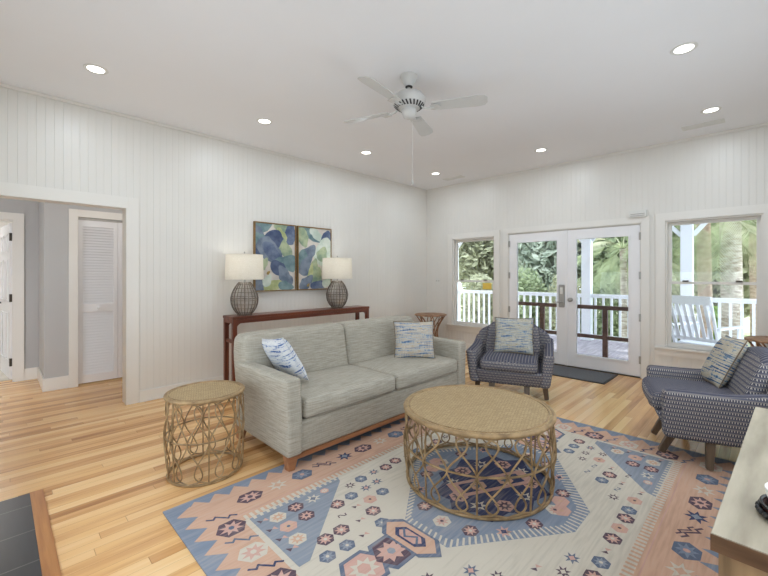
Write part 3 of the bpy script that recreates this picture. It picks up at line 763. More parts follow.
# ------------------------------------------------------------------ sofa
sf = thing('sofa', 'two-seat oatmeal fabric sofa with wooden base between side table and armchair', 'sofa', (2.485, 2.735, 0))
hx = 1.095
MB().rbox((0, 0.0, .215), (hx - .11, .405, .115), .02).build('seat_base', M['sofa'], sf, smooth=True)
for s_ in (-1, 1):
    def lean(p, s_=s_): return (p.x + s_ * .012 * max(0, (p.z - .3)) / .3, p.y, p.z + .012 * (p.y + .4))
    a = MB().rbox((s_ * (hx - .065), -.03, .372), (.064, .405, .272), .03, deform=lean).build('armrest', M['sofa'], sf, smooth=True)
    for zz in ((s_ * (hx - .125)), (s_ * (hx - .005))):
        pass
for s_ in (-1, 1):
    def bd(p, s_=s_):
        u = max(0, (p.z - .40) / .47)
        x = p.x
        if x * s_ > .75: x = x - s_ * .05 * max(0, u - .5) ** 2 * 2 * ((x * s_ - .75) / .33)
        z = p.z - .015 * max(0, (p.x * s_ - .95) / .13) ** 2 * max(0, min(1, (p.z - .6) / .2))
        return (x, p.y + .09 * (u - .6), z)
    w_ = hx - .004
    MB().rbox((s_ * w_ / 2, .355, .485), (w_ / 2, .11, .385), .055, deform=bd, crown=(0, .035, .0)).build('backrest', M['sofa'], sf, smooth=True)
    c = (s_ * .4775, -.085, .405)
    cu = MB().rbox(c, (.472, .345, .072), .035, crown=(.0, .012, .028)).build('seat_cushion', M['sofa'], sf, smooth=True)
    for zz in (.352, .452):
        pts = []
        for (ax_, ay_) in ((-1, -1), (1, -1), (1, 1), (-1, 1)):
            pts.append((c[0] + ax_ * .462, c[1] + ay_ * .336, zz))
        q = []
        for i in range(4):
            a, b = Vector(pts[i]), Vector(pts[(i + 1) % 4])
            for j in range(8):
                p = a.lerp(b, j / 8); e_ = 1 - (2 * j / 8 - 1) ** 2
                q.append((p.x, p.y - (.010 * e_ if i == 0 else 0), p.z))
        MB().tube(q, .0045, 6, closed=True).build('piping', M['piping'], cu, smooth=True)
MB().box(-hx + .04, hx - .04, -.415, -.39, .072, .102).box(-hx + .04, hx - .04, .36, .385, .072, .102).box(-hx + .09, -hx + .115, -.39, .36, .072, .102).box(hx - .115, hx - .09, -.39, .36, .072, .102).build('plinth', M['sofawood'], sf, bevel=.003)
for sx in (-1, 1):
    for sy in (-1, 1):
        x = sx * (hx - .050); y = -.388 if sy < 0 else .37
        MB().bar((x, y, .104), (x + sx * .008, y + sy * .008, .008 if (sy < 0) else 0), .085, .078, .05, .048).build('leg', M['sofawood'], sf, bevel=.003)

def pillow(name, label, m, size, thick, group=None, h=None):
    t = thing(name, label, 'pillow', group=group); n = 20; h = h or size
    mb = MB(); a = size / 2; b = h / 2
    for sg in (-1, 1):
        vs = []
        for i in range(n + 1):
            for j in range(n + 1):
                u = -1 + 2 * i / n; v = -1 + 2 * j / n
                tk = thick / 2 * (max(0, (1 - u ** 4)) ** .6) * (max(0, (1 - v ** 4)) ** .6)
                x = a * u * (1 - .07 * (1 - v * v)); y = b * v * (1 - .07 * (1 - u * u))
                vs.append((x, y, sg * tk))
        mb.add(vs, [(i * (n + 1) + j, (i + 1) * (n + 1) + j, (i + 1) * (n + 1) + j + 1, i * (n + 1) + j + 1) for i in range(n) for j in range(n)])
    o = mb.build('cover', m, t, smooth=True)
    bm = bmesh.new(); bm.from_mesh(o.data); bmesh.ops.remove_doubles(bm, verts=bm.verts, dist=.0005); bmesh.ops.recalc_face_normals(bm, faces=bm.faces); bm.to_mesh(o.data); bm.free()
    # flat UVs so the stripes run across the face
    ul = o.data.uv_layers[0]
    for p in o.data.polygons:
        for li in p.loop_indices:
            c = o.data.vertices[o.data.loops[li].vertex_index].co; ul.data[li].uv = (c.x, c.y)
    pts = []
    for (s0, s1) in (((-1, -1), (1, -1)), ((1, -1), (1, 1)), ((1, 1), (-1, 1)), ((-1, 1), (-1, -1))):
        for j in range(10):
            u = s0[0] + (s1[0] - s0[0]) * j / 10; v = s0[1] + (s1[1] - s0[1]) * j / 10
            pts.append((a * u * (1 - .07 * (1 - v * v)), b * v * (1 - .07 * (1 - u * u)), 0))
    MB().tube(pts, .004, 6, closed=True).build('piping', M['pil_edge'] if m not in (M['pil_blue'],) else m, t, smooth=True)
    return t
def place(t, loc, xdir, ydir):
    x = Vector(xdir).normalized(); y = Vector(ydir); y = (y - x * y.dot(x)).normalized(); z = x.cross(y)
    m = Matrix((x, y, z)).transposed().to_4x4(); m.translation = loc; t.matrix_world = m
    t.location = loc; t.rotation_euler = m.to_euler()
p = pillow('throw_pillow', 'blue and white striped pillow leaning on the left arm of the sofa', M['pil_blue'], .40, .13)
place(p, (1.655, 2.80, .675), (.06, 1, -.14), (-.48, .03, .88))
p = pillow('throw_pillow', 'blue and tan woven pillow standing at the right end of the sofa', M['pil_mix'], .43, .14, h=.40)
place(p, (3.10, 2.63, .675), (.74, -.67, 0), (.16, .18, .95))

# ------------------------------------------------------------------ armchairs
def make_chair(label):
    t = thing('armchair', label, 'armchair')
    def tap(p): return (p.x + .08 * (p.z - .2) / .15 * (1 if p.x > 0 else .2), p.y * (1 + .12 * (p.z - .2)), p.z)
    MB().rbox((-.03, 0, .265), (.335, .335, .085), .035, deform=tap).build('seat_base', M['chair'], t, smooth=True)
    MB().rbox((.050, 0, .408), (.350, .290, .066), .045, crown=(.02, 0, .018)).build('seat_cushion', M['chair'], t, smooth=True)
    for s_ in (-1, 1):
        def fl_(p, s_=s_):
            u = (p.z - .19) / .34
            back = max(0, (-p.x + .05) / .4)
            return (p.x + .01 * u, p.y + s_ * (.045 * u), p.z + .07 * back ** 2 * max(0, u) + .04 * back ** 2 * max(0, 1 - u))
        MB().rbox((-.02, s_ * .355, .367), (.365, .052, .178), .04, deform=fl_).build('armrest', M['chair'], t, smooth=True)
    def bk(p):
        u = max(0, (p.z - .30) / .5); y = p.y * (1.03 - .13 * u ** 2.5)
        return (p.x - .17 * u + .10 * (p.y / .36) ** 2, y, p.z - .10 * max(0, abs(p.y) - .22) / .14 * max(0, u - .3))
    MB().rbox((-.27, 0, .535), (.055, .43, .245), .05, deform=bk).build('back_shell', M['chair'], t, smooth=True)
    def bc(p):
        u = max(0, (p.z - .38) / .42); y = p.y * (1.0 - .07 * u ** 3)
        return (p.x - .15 * u + .04 * (p.y / .28) ** 2, y, p.z - .05 * (abs(p.y) / .28) ** 3 * u)
    MB().rbox((-.175, 0, .61), (.065, .305, .21), .05, deform=bc, crown=(.025, 0, 0)).build('back_cushion', M['chair'], t, smooth=True)
    for sx in (1, -1):
        for sy in (1, -1):
            MB().bar((.235 if sx > 0 else .07, sy * (.18 if sx > 0 else .35), .205), (.33 if sx > 0 else .08, sy * (.185 if sx > 0 else .375), .009), .06, .05, .044, .04).build('leg', M['legwood'], t, bevel=.003)
    return t
CH1 = (4.13, 2.06, R(201.7)); CH2 = (3.86, .31, R(107))
ch1 = make_chair('navy patterned armchair facing the coffee table, in front of the glass doors')
ch1['group'] = 'matching patterned armchairs'
ch2 = dup(ch1, label='navy patterned armchair at the right, seen from its side next to the oak cabinet')
ch1.location = (CH1[0], CH1[1], 0); ch1.rotation_euler = (0, 0, CH1[2])
ch2.location = (CH2[0], CH2[1], .004); ch2.rotation_euler = (0, 0, CH2[2])
for o in kids(ch1):        # the first chair stands wholly on bare floor
    pass
def chpt(ch, x, y, z):
    a = ch[2]; return (ch[0] + x * math.cos(a) - y * math.sin(a), ch[1] + x * math.sin(a) + y * math.cos(a), z)
def chdir(ch, x, y, z):
    a = ch[2]; return (x * math.cos(a) - y * math.sin(a), x * math.sin(a) + y * math.cos(a), z)
p = pillow('throw_pillow', 'grey green woven pillow on the seat of the armchair by the glass doors', M['pil_green'], .43, .13, h=.42)
place(p, chpt(CH1, .02, .03, .675), chdir(CH1, .03, 1, .02), chdir(CH1, -.36, 0, .93))
p = pillow('throw_pillow', 'sand and blue streaked pillow leaning in the right armchair', M['pil_sand'], .43, .13)
place(p, chpt(CH2, -.14, -.25, .665), chdir(CH2, -.05, 1, .06), chdir(CH2, -.42, 0, .90))

# ------------------------------------------------------------------ rattan drum tables
def drum_table(name, label, cat, loc, Rr, Ht, nn, rim, cane, phase=0):
    t = thing(name, label, cat, loc)
    MB().lathe([(0, Ht - .022), (Rr - rim, Ht - .022), (Rr - rim, Ht - .004), (0, Ht - .004)], 64).build('tabletop', M['weave'], t)
    def ring(r, z, th, nm, n=72):
        MB().tube([(r * math.cos(2 * math.pi * i / n), r * math.sin(2 * math.pi * i / n), z) for i in range(n)], th, 10, closed=True).build(nm, M['rattan'], t, smooth=True)
    ring(Rr - rim * .9, Ht - rim, rim, 'top_rim'); ring(Rr - rim * 2.6, Ht - .004, .005, 'inner_ring')
    rb = Rr - .03
    prof = lambda z: (Rr - .022) + (.016 * math.sin(math.pi * z / Ht)) - .002 * (1 - z / Ht)
    zm = Ht * .50
    ring(prof(0), cane * 1.7, cane * 1.7, 'base_ring'); ring(prof(zm) - .004, zm, cane * 1.15, 'middle_ring')
    D = 2 * math.pi / nn; ztop = Ht - rim * 1.6; zb = cane * 3
    P = lambda a, z, off=0: ((prof(z) + off) * math.cos(a), (prof(z) + off) * math.sin(a), z)
    for i in range(nn):
        a0 = i * D + phase
        for (za, zb_, kk) in ((zm, ztop, .70), (zm, zb, .70)):
            pts = []; m_ = 16
            for s_ in (1, -1):
                rng = range(0, m_ + 1) if s_ == 1 else range(m_ - 1, -1, -1)
                for j in rng:
                    u = j / m_
                    wv = math.sin(math.pi * u ** 1.25) ** 1.0 if u < .5 else None
                    u0 = .78; s0 = 1.0
                    if u <= u0: wv = s0 * math.sin(math.pi / 2 * (u / u0) ** 1.5)
                    else: wv = s0 * math.sqrt(max(0, 1 - ((u - u0) / (1 - u0)) ** 2))
                    pts.append(P(a0 + s_ * D * kk * wv, za + (zb_ - za) * u, .004 * s_))
            MB().tube(pts, cane, 6).build('cane_loop', M['rattan'], t, smooth=True)
        if i % 2 == 0: MB().tube([P(a0, zb - .01, -.008), P(a0, zm, -.012), P(a0, ztop + .01, -.008)], cane * 1.05, 6).build('post', M['rattan'], t, smooth=True)
    return t
drum_table('coffee_table', 'large round rattan drum coffee table on the patterned rug', 'coffee table', (2.26, 1.372, .0125), .487, .48, 18, .015, .0056, .2)
drum_table('side_table', 'small round rattan drum side table beside the left arm of the sofa', 'side table', (1.032, 2.785, 0), .258, .555, 12, .0115, .0045, .25)

# bamboo side tables in the corners
def bamboo_table(label, x, y, z):
    t = thing('bamboo_table', label, 'side table', (x, y, 0), group='corner bamboo side tables')
    r = .285
    MB().lathe([(0, z - .022), (r - .012, z - .022), (r, z - .018), (r, z - .004), (r - .01, z), (0, z)], 48).build('tabletop', M['cane'], t, smooth=True)
    n = 8
    for i in range(n):
        a = 2 * math.pi * i / n
        for s_ in (-1, 1):
            pts = []
            for j in range(13):
                u = j / 12; zz = z - .02 - (z - .03) * u
                rr = r * (.92 - .50 * math.sin(math.pi * min(1, u * 1.0)) ** 1.0)
                pts.append((rr * math.cos(a + s_ * u * 1.15), rr * math.sin(a + s_ * u * 1.15), zz))
            MB().tube(pts, .009, 6).build('leg', M['cane'], t, smooth=True)
    MB().tube([(r * .9 * math.cos(2 * math.pi * i / 40), r * .9 * math.sin(2 * math.pi * i / 40), .01) for i in range(40)], .01, 8, closed=True).build('base_ring', M['cane'], t, smooth=True)
bamboo_table('bamboo side table standing in the far left corner behind the sofa', 5.49, 4.27, .66)
bamboo_table('side table in the far right corner behind the right armchair', 5.62, -.12, .70)

# ------------------------------------------------------------------ console table
ct = thing('console_table', 'long narrow mahogany console table against the left wall behind the sofa', 'console table', (2.995, 4.50, 0))
hl = 1.078; hw = .142; th = .875
MB().box(-hl, hl, -hw, hw, th - .032, th).build('tabletop', M['mahog_x'], ct, bevel=.004)
MB().box(-hl + .05, hl - .05, -hw + .008, -hw + .028, th - .082, th - .032).box(-hl + .05, hl - .05, hw - .028, hw - .008, th - .082, th - .032).box(-hl + .008, -hl + .028, -hw + .05, hw - .05, th - .082, th - .032).box(hl - .028, hl - .008, -hw + .05, hw - .05, th - .082, th - .032).build('apron', M['mahog_x'], ct, bevel=.002)
for sx in (-1, 1):
    for sy in (-1, 1):
        x = sx * (hl - .03); y = sy * (hw - .03)
        lg = MB().box(x - .024, x + .024, y - .024, y + .024, 0, th - .032)
        # curved bracket under the apron
        pts = [(0, 0)] + [(.075 - .075 * math.sin(q * math.pi / 12), -.075 + .075 * math.cos(q * math.pi / 12)) for q in range(0, 7)]
        vs = []; x1 = x - sx * .022
        arr = [(0, 0), (.07, 0)] + [(.07 - .07 * math.sin(R(15 * q)), -.07 + .07 * math.cos(R(15 * q))) for q in range(1, 7)]
        n_ = len(arr)
        for yy in (y - .014, y + .014):
            for (dx, dz) in arr: vs.append((x1 - sx * dx, yy, th - .08 + dz))
        lg.add(vs, [list(range(n_)), list(range(n_, 2 * n_))[::-1]] + [(i, (i + 1) % n_, n_ + (i + 1) % n_, n_ + i) for i in range(n_)])
        lg.build('leg', M['mahog_z'], ct, bevel=.002)
    MB().box(sx * (hl - .03) - .014, sx * (hl - .03) + .014, -hw + .05, hw - .05, .56, .60).build('stretcher', M['mahog_z'], ct, bevel=.002)

# ------------------------------------------------------------------ table lamps
def table_lamp(label, x, y):
    t = thing('table_lamp', label, 'lamp', (x, y, .876), group='pair of wicker table lamps')
    prof = []
    for i in range(17):
        u = i / 16; z = .012 + .385 * u; r = .158 * math.sin(math.pi * (.13 + .77 * (u ** .92))) ** .75
        prof.append((r, z))
    MB().lathe([(max(0.0, r - .010), z) for r, z in prof], 32).build('lamp_body', M['lampcore'], t, smooth=True)
    wk = MB(); nv = 22
    for i in range(nv):
        a = 2 * math.pi * i / nv; wk.tube([((r) * math.cos(a), (r) * math.sin(a), z) for r, z in prof], .0036 if i % 3 else .006, 5)
    for q in (1, 3, 5, 7, 8, 9, 11, 13, 15):
        r, z = prof[q]; wk.tube([((r + .003) * math.cos(2 * math.pi * j / 32), (r + .003) * math.sin(2 * math.pi * j / 32), z + .002 * math.sin(j)) for j in range(32)], .003 if q != 8 else .005, 5, closed=True)
    wk.build('wicker_cage', M['wicker'], t, smooth=True)
    MB().lathe([(.085, 0), (.088, .006), (.085, .014), (0, .014)], 32).build('lamp_foot', M['wicker'], t, smooth=True)
    MB().lathe([(.012, .39), (.012, .52), (.016, .52), (.016, .55), (0, .55)], 16).build('lamp_stem', M['metal'], t, smooth=True)
    MB().lathe([(0, .72), (.024, .70), (.03, .66), (.024, .61), (.013, .58), (.013, .55), (0, .55)][::-1], 20).build('bulb', M['bulb'], t, smooth=True)
    sh = MB(); n = 48; zb, zt = .432, .728; rb_, rt_ = .223, .213
    vs = [(rr * math.cos(2 * math.pi * i / n), rr * math.sin(2 * math.pi * i / n), z) for rr, z in ((rb_, zb), (rt_, zt)) for i in range(n)]
    sh.add(vs, [(i, (i + 1) % n, n + (i + 1) % n, n + i) for i in range(n)])
    s_ = sh.build('lamp_shade', M['shade'], t, smooth=True)
    for rr, z in ((rb_, zb), (rt_, zt)): MB().tube([(rr * math.cos(2 * math.pi * i / n), rr * math.sin(2 * math.pi * i / n), z) for i in range(n)], .003, 6, closed=True).build('shade_rim', M['shade'], s_, smooth=True)
    MB().bar((-rt_, 0, zt - .012), (rt_, 0, zt - .012), .003, .003).bar((0, -rt_, zt - .012), (0, rt_, zt - .012), .003, .003).tube([(0, 0, .72), (0, 0, zt + .02)], .003, 6).lathe([(0, zt + .018), (.01, zt + .024), (.008, zt + .036), (0, zt + .042)], 12).build('finial', M['metal'], t, smooth=True)
    d = bpy.data.lights.new('lamp_bulb', 'POINT'); d.energy = LAMP_POWER; d.color = (1, .91, .78); d.shadow_soft_size = .035
    l = bpy.data.objects.new('lamp_bulb', d); COL.objects.link(l); l.parent = t; l.location = (0, 0, .65)
    return t
l1 = table_lamp('lit wicker table lamp at the left end of the console table', 2.118, 4.487)
dup(l1, (3.54, 4.487, .876), label='lit wicker table lamp at the right end of the console table')
for o in bpy.data.objects:
    if o.name.startswith('bulb'): o.visible_shadow = True

# ------------------------------------------------------------------ paintings
PC = {n: noise_mat('paint_' + n, srgb(*a), srgb(*b), 9, .7, detail=6, lo=.38, hi=.62) for n, a, b in (
    ('ground', (196, 190, 182), (212, 206, 198)), ('navy', (62, 76, 108), (90, 104, 134)), ('indigo', (72, 88, 122), (112, 126, 150)), ('teal', (92, 120, 128), (126, 150, 152)),
    ('green', (126, 148, 128), (176, 188, 154)), ('lime', (160, 170, 120), (196, 200, 152)), ('pale', (178, 194, 182), (208, 216, 206)), ('slate', (92, 106, 126), (130, 142, 158)), ('ochre', (150, 128, 70), (190, 160, 100)))}
PN = list(PC)
def painting(label, x0, x1, z0, z1, leaves):
    cx, cz = (x0 + x1) / 2, z0; w_, h_ = x1 - x0, z1 - z0
    t = thing('framed_painting', label, 'painting', (cx, WL - .001, z0), group='pair of leaf paintings')
    f = .014
    MB().box(-w_ / 2, -w_ / 2 + f, -.042, 0, 0, h_).box(w_ / 2 - f, w_ / 2, -.042, 0, 0, h_).box(-w_ / 2 + f, w_ / 2 - f, -.042, 0, 0, f).box(-w_ / 2 + f, w_ / 2 - f, -.042, 0, h_ - f, h_).build('frame', M['brass'], t, bevel=.001)
    mb = MB().box(-w_ / 2 + f, w_ / 2 - f, -.032, -.002, f, h_ - f, PN.index('ground'))
    for li, (u, v, a, ln, wd, col) in enumerate(leaves):   # centre (0..1), angle, length, width as share of the painting width
        y = -.0325 - .0003 * li; px, pz = (u - .5) * w_, v * h_; pts = []
        n = 22
        for i in range(n): # leaf outline
            q = i / n * 2 * math.pi; lx = ln * w_ / 2 * math.cos(q); lz = wd * w_ / 2 * math.sin(q) * (1 - .35 * math.cos(q)) * (1 + .10 * math.sin(5 * q + li) + .07 * math.sin(9 * q + 2 * li))
            X_ = px + lx * math.cos(R(a)) - lz * math.sin(R(a)); Z_ = pz + lx * math.sin(R(a)) + lz * math.cos(R(a))
            pts.append((max(-w_ / 2 + f, min(w_ / 2 - f, X_)), max(f, min(h_ - f, Z_))))
        mx = sum(p[0] for p in pts) / n; mz = sum(p[1] for p in pts) / n
        mb.add([(p[0], y, p[1]) for p in pts] + [(mx, y, mz)], [(i, (i + 1) % n, n) for i in range(n)], PN.index(col))
        # midrib
        r1 = (px - ln * w_ * .42 * math.cos(R(a)), pz - ln * w_ * .42 * math.sin(R(a))); r2 = (px + ln * w_ * .42 * math.cos(R(a)), pz + ln * w_ * .42 * math.sin(R(a)))
        cl = lambda q: (max(-w_ / 2 + f, min(w_ / 2 - f, q[0])), max(f, min(h_ - f, q[1])))
        r1, r2 = cl(r1), cl(r2); nx, nz = -math.sin(R(a)) * .004, math.cos(R(a)) * .004
        if False:
            mb.add([(r1[0], y - .0001, r1[1]), (r2[0] , y - .0001, r2[1] ), (*(lambda c: (c[0], y - .0001, c[1]))(cl((r2[0] + nx, r2[1] + nz))),), (*(lambda c: (c[0], y - .0001, c[1]))(cl((r1[0] + nx, r1[1] + nz))),)], [(0, 1, 2, 3)], PN.index('pale'))
    mb.build('canvas', [PC[n] for n in PN], t)
painting('left framed painting of blue and green leaves above the console table', 2.362, 2.985, 1.142, 2.062, [
    (.15, .93, 20, .55, .3, 'teal'), (.05, .86, -30, .4, .25, 'slate'), (.72, .90, -60, .6, .42, 'green'), (.86, .86, 80, .5, .3, 'indigo'), (.62, .82, 110, .4, .25, 'lime'),
    (.12, .74, 10, .42, .3, 'teal'), (.70, .66, 120, .62, .26, 'green'), (.47, .76, -75, .42, .40, 'navy'), (.12, .60, 160, .34, .26, 'navy'), (.38, .58, -40, .75, .42, 'slate'), (.45, .54, -45, .7, .26, 'indigo'),
    (.80, .42, 175, .70, .34, 'teal'), (.62, .30, -40, .6, .28, 'navy'), (.72, .22, 120, .55, .28, 'slate'), (.22, .40, 60, .3, .16, 'green'), (.12, .1, 30, .4, .3, 'slate'), (.45, .08, 15, .5, .26, 'lime'), (.3, .16, 60, .3, .18, 'pale'), (.75, .07, -10, .4, .2, 'teal'), (.32, .27, 45, .1, .06, 'ochre')])
painting('right framed painting of blue and green leaves, partly behind a lamp shade', 3.015, 3.612, 1.142, 2.062, [
    (.35, .9, -30, .8, .3, 'teal'), (.15, .82, -70, .5, .3, 'green'), (.55, .88, -40, .5, .22, 'pale'), (.85, .78, 80, .6, .4, 'indigo'), (.78, .62, 75, .75, .55, 'pale'), (.72, .58, 65, .4, .3, 'green'),
    (.30, .56, 50, .62, .34, 'slate'), (.12, .45, 80, .6, .4, 'teal'), (.22, .38, 70, .5, .3, 'slate'), (.45, .32, 75, .6, .26, 'green'), (.38, .30, 80, .4, .13, 'lime'), (.55, .2, 75, .55, .3, 'green'), (.25, .12, 45, .5, .26, 'slate'), (.65, .08, 5, .6, .2, 'indigo'), (.9, .12, 20, .4, .2, 'pale'), (.3, .08, 45, .1, .06, 'ochre')])

# ------------------------------------------------------------------ oak cabinet and what stands on it
CA = R(-2.6); CP = (1.385, .108)
def cpt(x, y, z): return (CP[0] + x * math.cos(CA) - y * math.sin(CA), CP[1] + x * math.sin(CA) + y * math.cos(CA), z)
cb = thing('oak_cabinet', 'weathered oak media cabinet at the lower right edge against the right wall', 'cabinet', (CP[0], CP[1], 0), CA)
LC = 1.50; DC = .46; HC = .65
MB().box(0, LC, -DC, 0, HC - .045, HC).build('cabinet_top', [M['cabtop']], cb, bevel=.002)
MB().box(-.004, .0, -DC, 0, HC - .045, HC - .001).build('end_cap', M['cabedge'], cb)
MB().box(LC, LC + .004, -DC, 0, HC - .045, HC - .001).build('end_cap', M['cabedge'], cb)
bd_ = MB()
nb = 4
for i in range(nb): bd_.box(.012, .04, -DC + .012 + i * (DC - .024) / nb, -DC + .009 + (i + 1) * (DC - .024) / nb, .02, HC - .045)
bd_.build('side_panel', M['cabside'], cb, bevel=.0015)
MB().box(.04, LC - .04, -DC + .01, -.03, .05, HC - .045).box(LC - .04, LC - .012, -DC + .012, -.012, .02, HC - .045).build('cabinet_body', M['cabside'], cb)
for i in range(3):
    w3 = (LC - .09) / 3; x0 = .045 + i * w3
    dd = MB().box(x0 + .003, x0 + w3 - .003, -.03, -.012, .06, HC - .055).build('cabinet_door', M['cabside'], cb, bevel=.003)
    MB().lathe([(.006, 0), (.006, .015), (.014, .02), (0, .028)], 12).build('door_knob', M['threshold'], dd, smooth=True).matrix_local = Matrix.Translation((x0 + w3 * .85, -.012, .36)) @ Matrix.Rotation(R(-90), 4, 'X')

bx_, by_ = 1.62, -.075
t = thing('beaded_tray', 'round tray with a black beaded rim on the oak cabinet at the right edge', 'tray', (bx_, by_, HC))
r = .09
MB().lathe([(0, .002), (r - .012, .002), (r - .004, .03), (r - .012, .03), (r - .018, .008), (0, .008)], 40).build('tray_bowl', M['maroon'], t, smooth=True)
for i in range(26):
    a = 2 * math.pi * i / 26
    MB().lathe([(0, -.010), (.007, -.007), (.010, 0), (.007, .007), (0, .010)], 10, (r * math.cos(a), r * math.sin(a), .013)).build('bead', M['black'], t, smooth=True)
MB().tube([((r - .004) * math.cos(2 * math.pi * i / 40), (r - .004) * math.sin(2 * math.pi * i / 40), .034) for i in range(40)], .004, 6, closed=True).build('rim', M['black'], t, smooth=True)
t = thing('white_cup', 'white ceramic cup standing in the beaded tray', 'cup', (bx_ - .005, by_ + .012, HC + .008))
MB().lathe([(0, 0), (.035, 0), (.045, .01), (.062, .05), (.066, .075), (.062, .075), (.042, .015), (0, .008)], 32).build('bowl', M['paper'], t, smooth=True)
MB().tube([(.058, 0, .06), (.085, 0, .058), (.09, 0, .035), (.06, 0, .022), (.048, 0, .02)], .005, 8).build('handle', M['paper'], t, smooth=True)

# ------------------------------------------------------------------ porch
PZ = -.05; PX = 9.05
struct(MB().box(WF + .13, PX + .25, -5, 9, PZ - .12, PZ).build('porch_floor', M['porchfloor']))
struct(MB().box(WF + .13, PX + .35, -5, 9, 2.75, 2.85).box(PX - .1, PX + .1, -5, 9, 2.5, 2.75).build('porch_ceiling', M['porchwhite']))
struct(MB().box(WF + .13, 60, -40, 50, -1.3, -1.2).build('ground', M['lawn']))
def col_(x, y, label):
    t = thing('porch_column', label, 'column', (x, y, PZ), group='porch columns')
    MB().box(-.09, .09, -.09, .09, 0, 2.55).build('shaft', M['porchwhite'], t, bevel=.008)
    MB().box(-.11, .11, -.11, .11, 0, .12).build('base', M['porchwhite'], t, bevel=.006)
    MB().box(-.11, .11, -.11, .11, 2.45, 2.55).build('capital', M['porchwhite'], t, bevel=.006)
    for s_ in (-1, 1):
        MB().bar((0, s_ * .09, 2.15), (0, s_ * .38, 2.50), .05, .07).build('bracket', M['porchwhite'], t)
COLS = [-.75, 1.04, 2.76, 4.5, 6.2]
lbs = ['white porch column beyond the right edge of the right window', 'white porch column seen in the left part of the right window', 'white porch column seen at the left of the right glass door', 'white porch column between the left window and glass doors', 'white porch column past the left window']
for y, lb in zip(COLS, lbs): col_(PX, y, lb)
def railing(ya, yb, label):
    t = thing('porch_railing', label, 'railing', (PX, (ya + yb) / 2, PZ), group='white porch railing bays')
    h = (yb - ya) / 2 - .09
    MB().box(-.045, .045, -h, h, .965, 1.0).box(-.02, .02, -h, h, .92, .965).build('top_rail', M['porchwhite'], t, bevel=.003)
    MB().box(-.022, .022, -h, h, .08, .13).build('bottom_rail', M['porchwhite'], t, bevel=.003)
    n = int(round(2 * h / .152)); s_ = 2 * h / n
    for i in range(n): MB().box(-.02, .02, -h + (i + .5) * s_ - .02, -h + (i + .5) * s_ + .02, .13, .92).build('baluster', M['porchwhite'], t)
rl = ['white porch railing seen at the right side of the right window', 'white porch railing seen behind the right glass door', 'white porch railing seen behind the left glass door', 'white porch railing seen through the left window']
for (a, b), lb in zip(zip(COLS, COLS[1:]), rl): railing(a, b, lb)
# brown handrail just outside the doors
t = thing('brown_handrail', 'dark brown wooden handrail standing on the porch just outside the glass doors', 'handrail', (6.72, 0, PZ))
MB().box(-.04, .04, 1.12, 3.55, .865, .925).build('top_rail', M['brownrail'], t, bevel=.004)
MB().box(-.02, .02, 1.12, 3.55, .40, .455).build('lower_rail', M['brownrail'], t, bevel=.003)
for y in (1.15, 1.785, 2.77, 3.52): MB().box(-.03, .03, y - .035, y + .035, 0, .865).build('post', M['brownrail'], t, bevel=.004)

# rocking chair
rc = thing('rocking_chair', 'white slatted rocking chair on the porch seen through the right window', 'rocking chair', (7.27, .62, PZ), R(-20))
W_ = M['porchwhite']     # faces local +x
MB().box(-.24, .24, -.26, .26, .40, .43).build('seat', W_, rc, bevel=.006)
for s_ in (-1, 1):
    MB().tube([(-.5 + i * .1, s_ * .27, .02 + .22 * ((-.5 + i * .1) / .5) ** 2 * .5) for i in range(10)], .018, 8).build('rocker', W_, rc, smooth=True)
    MB().tube([(-.24, s_ * .27, .06), (-.26, s_ * .27, .42), (-.50, s_ * .28, 1.08)], .022, 8).build('back_post', W_, rc, smooth=True)
    MB().tube([(.26, s_ * .27, .05), (.25, s_ * .28, .66)], .02, 8).build('front_leg', W_, rc, smooth=True)
    MB().box(-.36, .32, s_ * .29 - .045, s_ * .29 + .045, .66, .685).build('armrest', W_, rc, bevel=.006)
MB().bar((-.495, -.29, 1.06), (-.495, .29, 1.06), .03, .12).build('top_slat', W_, rc, bevel=.004)
MB().bar((-.275, -.27, .50), (-.275, .27, .50), .03, .05).build('lower_slat', W_, rc, bevel=.004)
for i in range(6):
    y = -.2 + i * .08; MB().bar((-.275, y, .5), (-.49, y * 1.05, 1.02), .04, .014).build('back_slat', W_, rc)
MB().tube([(.25, -.27, .22), (.25, .27, .22)], .014, 8).build('stretcher', W_, rc, smooth=True)

# ------------------------------------------------------------------ garden
def leafm(name, a, b):
    m, t, bs = mat(name, .7); oi = t.nodes.new('ShaderNodeTexCoord')
    n = N(t, 'ShaderNodeTexNoise', Scale=2.5, Detail=3); L(t, oi.outputs['Object'], n.inputs['Vector'])
    r = ramp(t, n.outputs[0], [(.35, a), (.65, b)]); L(t, r.outputs[0], bs.inputs['Base Color'])
    # thin leaves let light through
    out = t.nodes['Material Output']; tl = t.nodes.new('ShaderNodeBsdfTranslucent'); L(t, r.outputs[0], tl.inputs[0])
    mx = t.nodes.new('ShaderNodeMixShader'); mx.inputs[0].default_value = .4; L(t, bs.outputs[0], mx.inputs[1]); L(t, tl.outputs[0], mx.inputs[2]); L(t, mx.outputs[0], out.inputs[0])
    return m
LF = [leafm('leaf_olive', srgb(144, 146, 116), srgb(202, 202, 174)), leafm('leaf_green', srgb(126, 140, 108), srgb(184, 194, 156)), leafm('leaf_pale', srgb(154, 166, 150), srgb(206, 212, 198)), leafm('leaf_lime', srgb(130, 170, 70), srgb(190, 214, 120))]
BARK = noise_mat('grey_bark', srgb(128, 116, 102), srgb(176, 166, 152), 8, .9, stretch=(1, 1, 3), bump=.5)
PBARK = noise_mat('palm_bark', srgb(150, 136, 124), srgb(206, 198, 190), 7, .9, stretch=(1, 1, 4), bump=.5)
PBOOT = noise_mat('palm_boot_bark', srgb(172, 148, 134), srgb(206, 184, 170), 9, .9, stretch=(1, 1, 3), bump=.6)
rnd = random.Random(11)
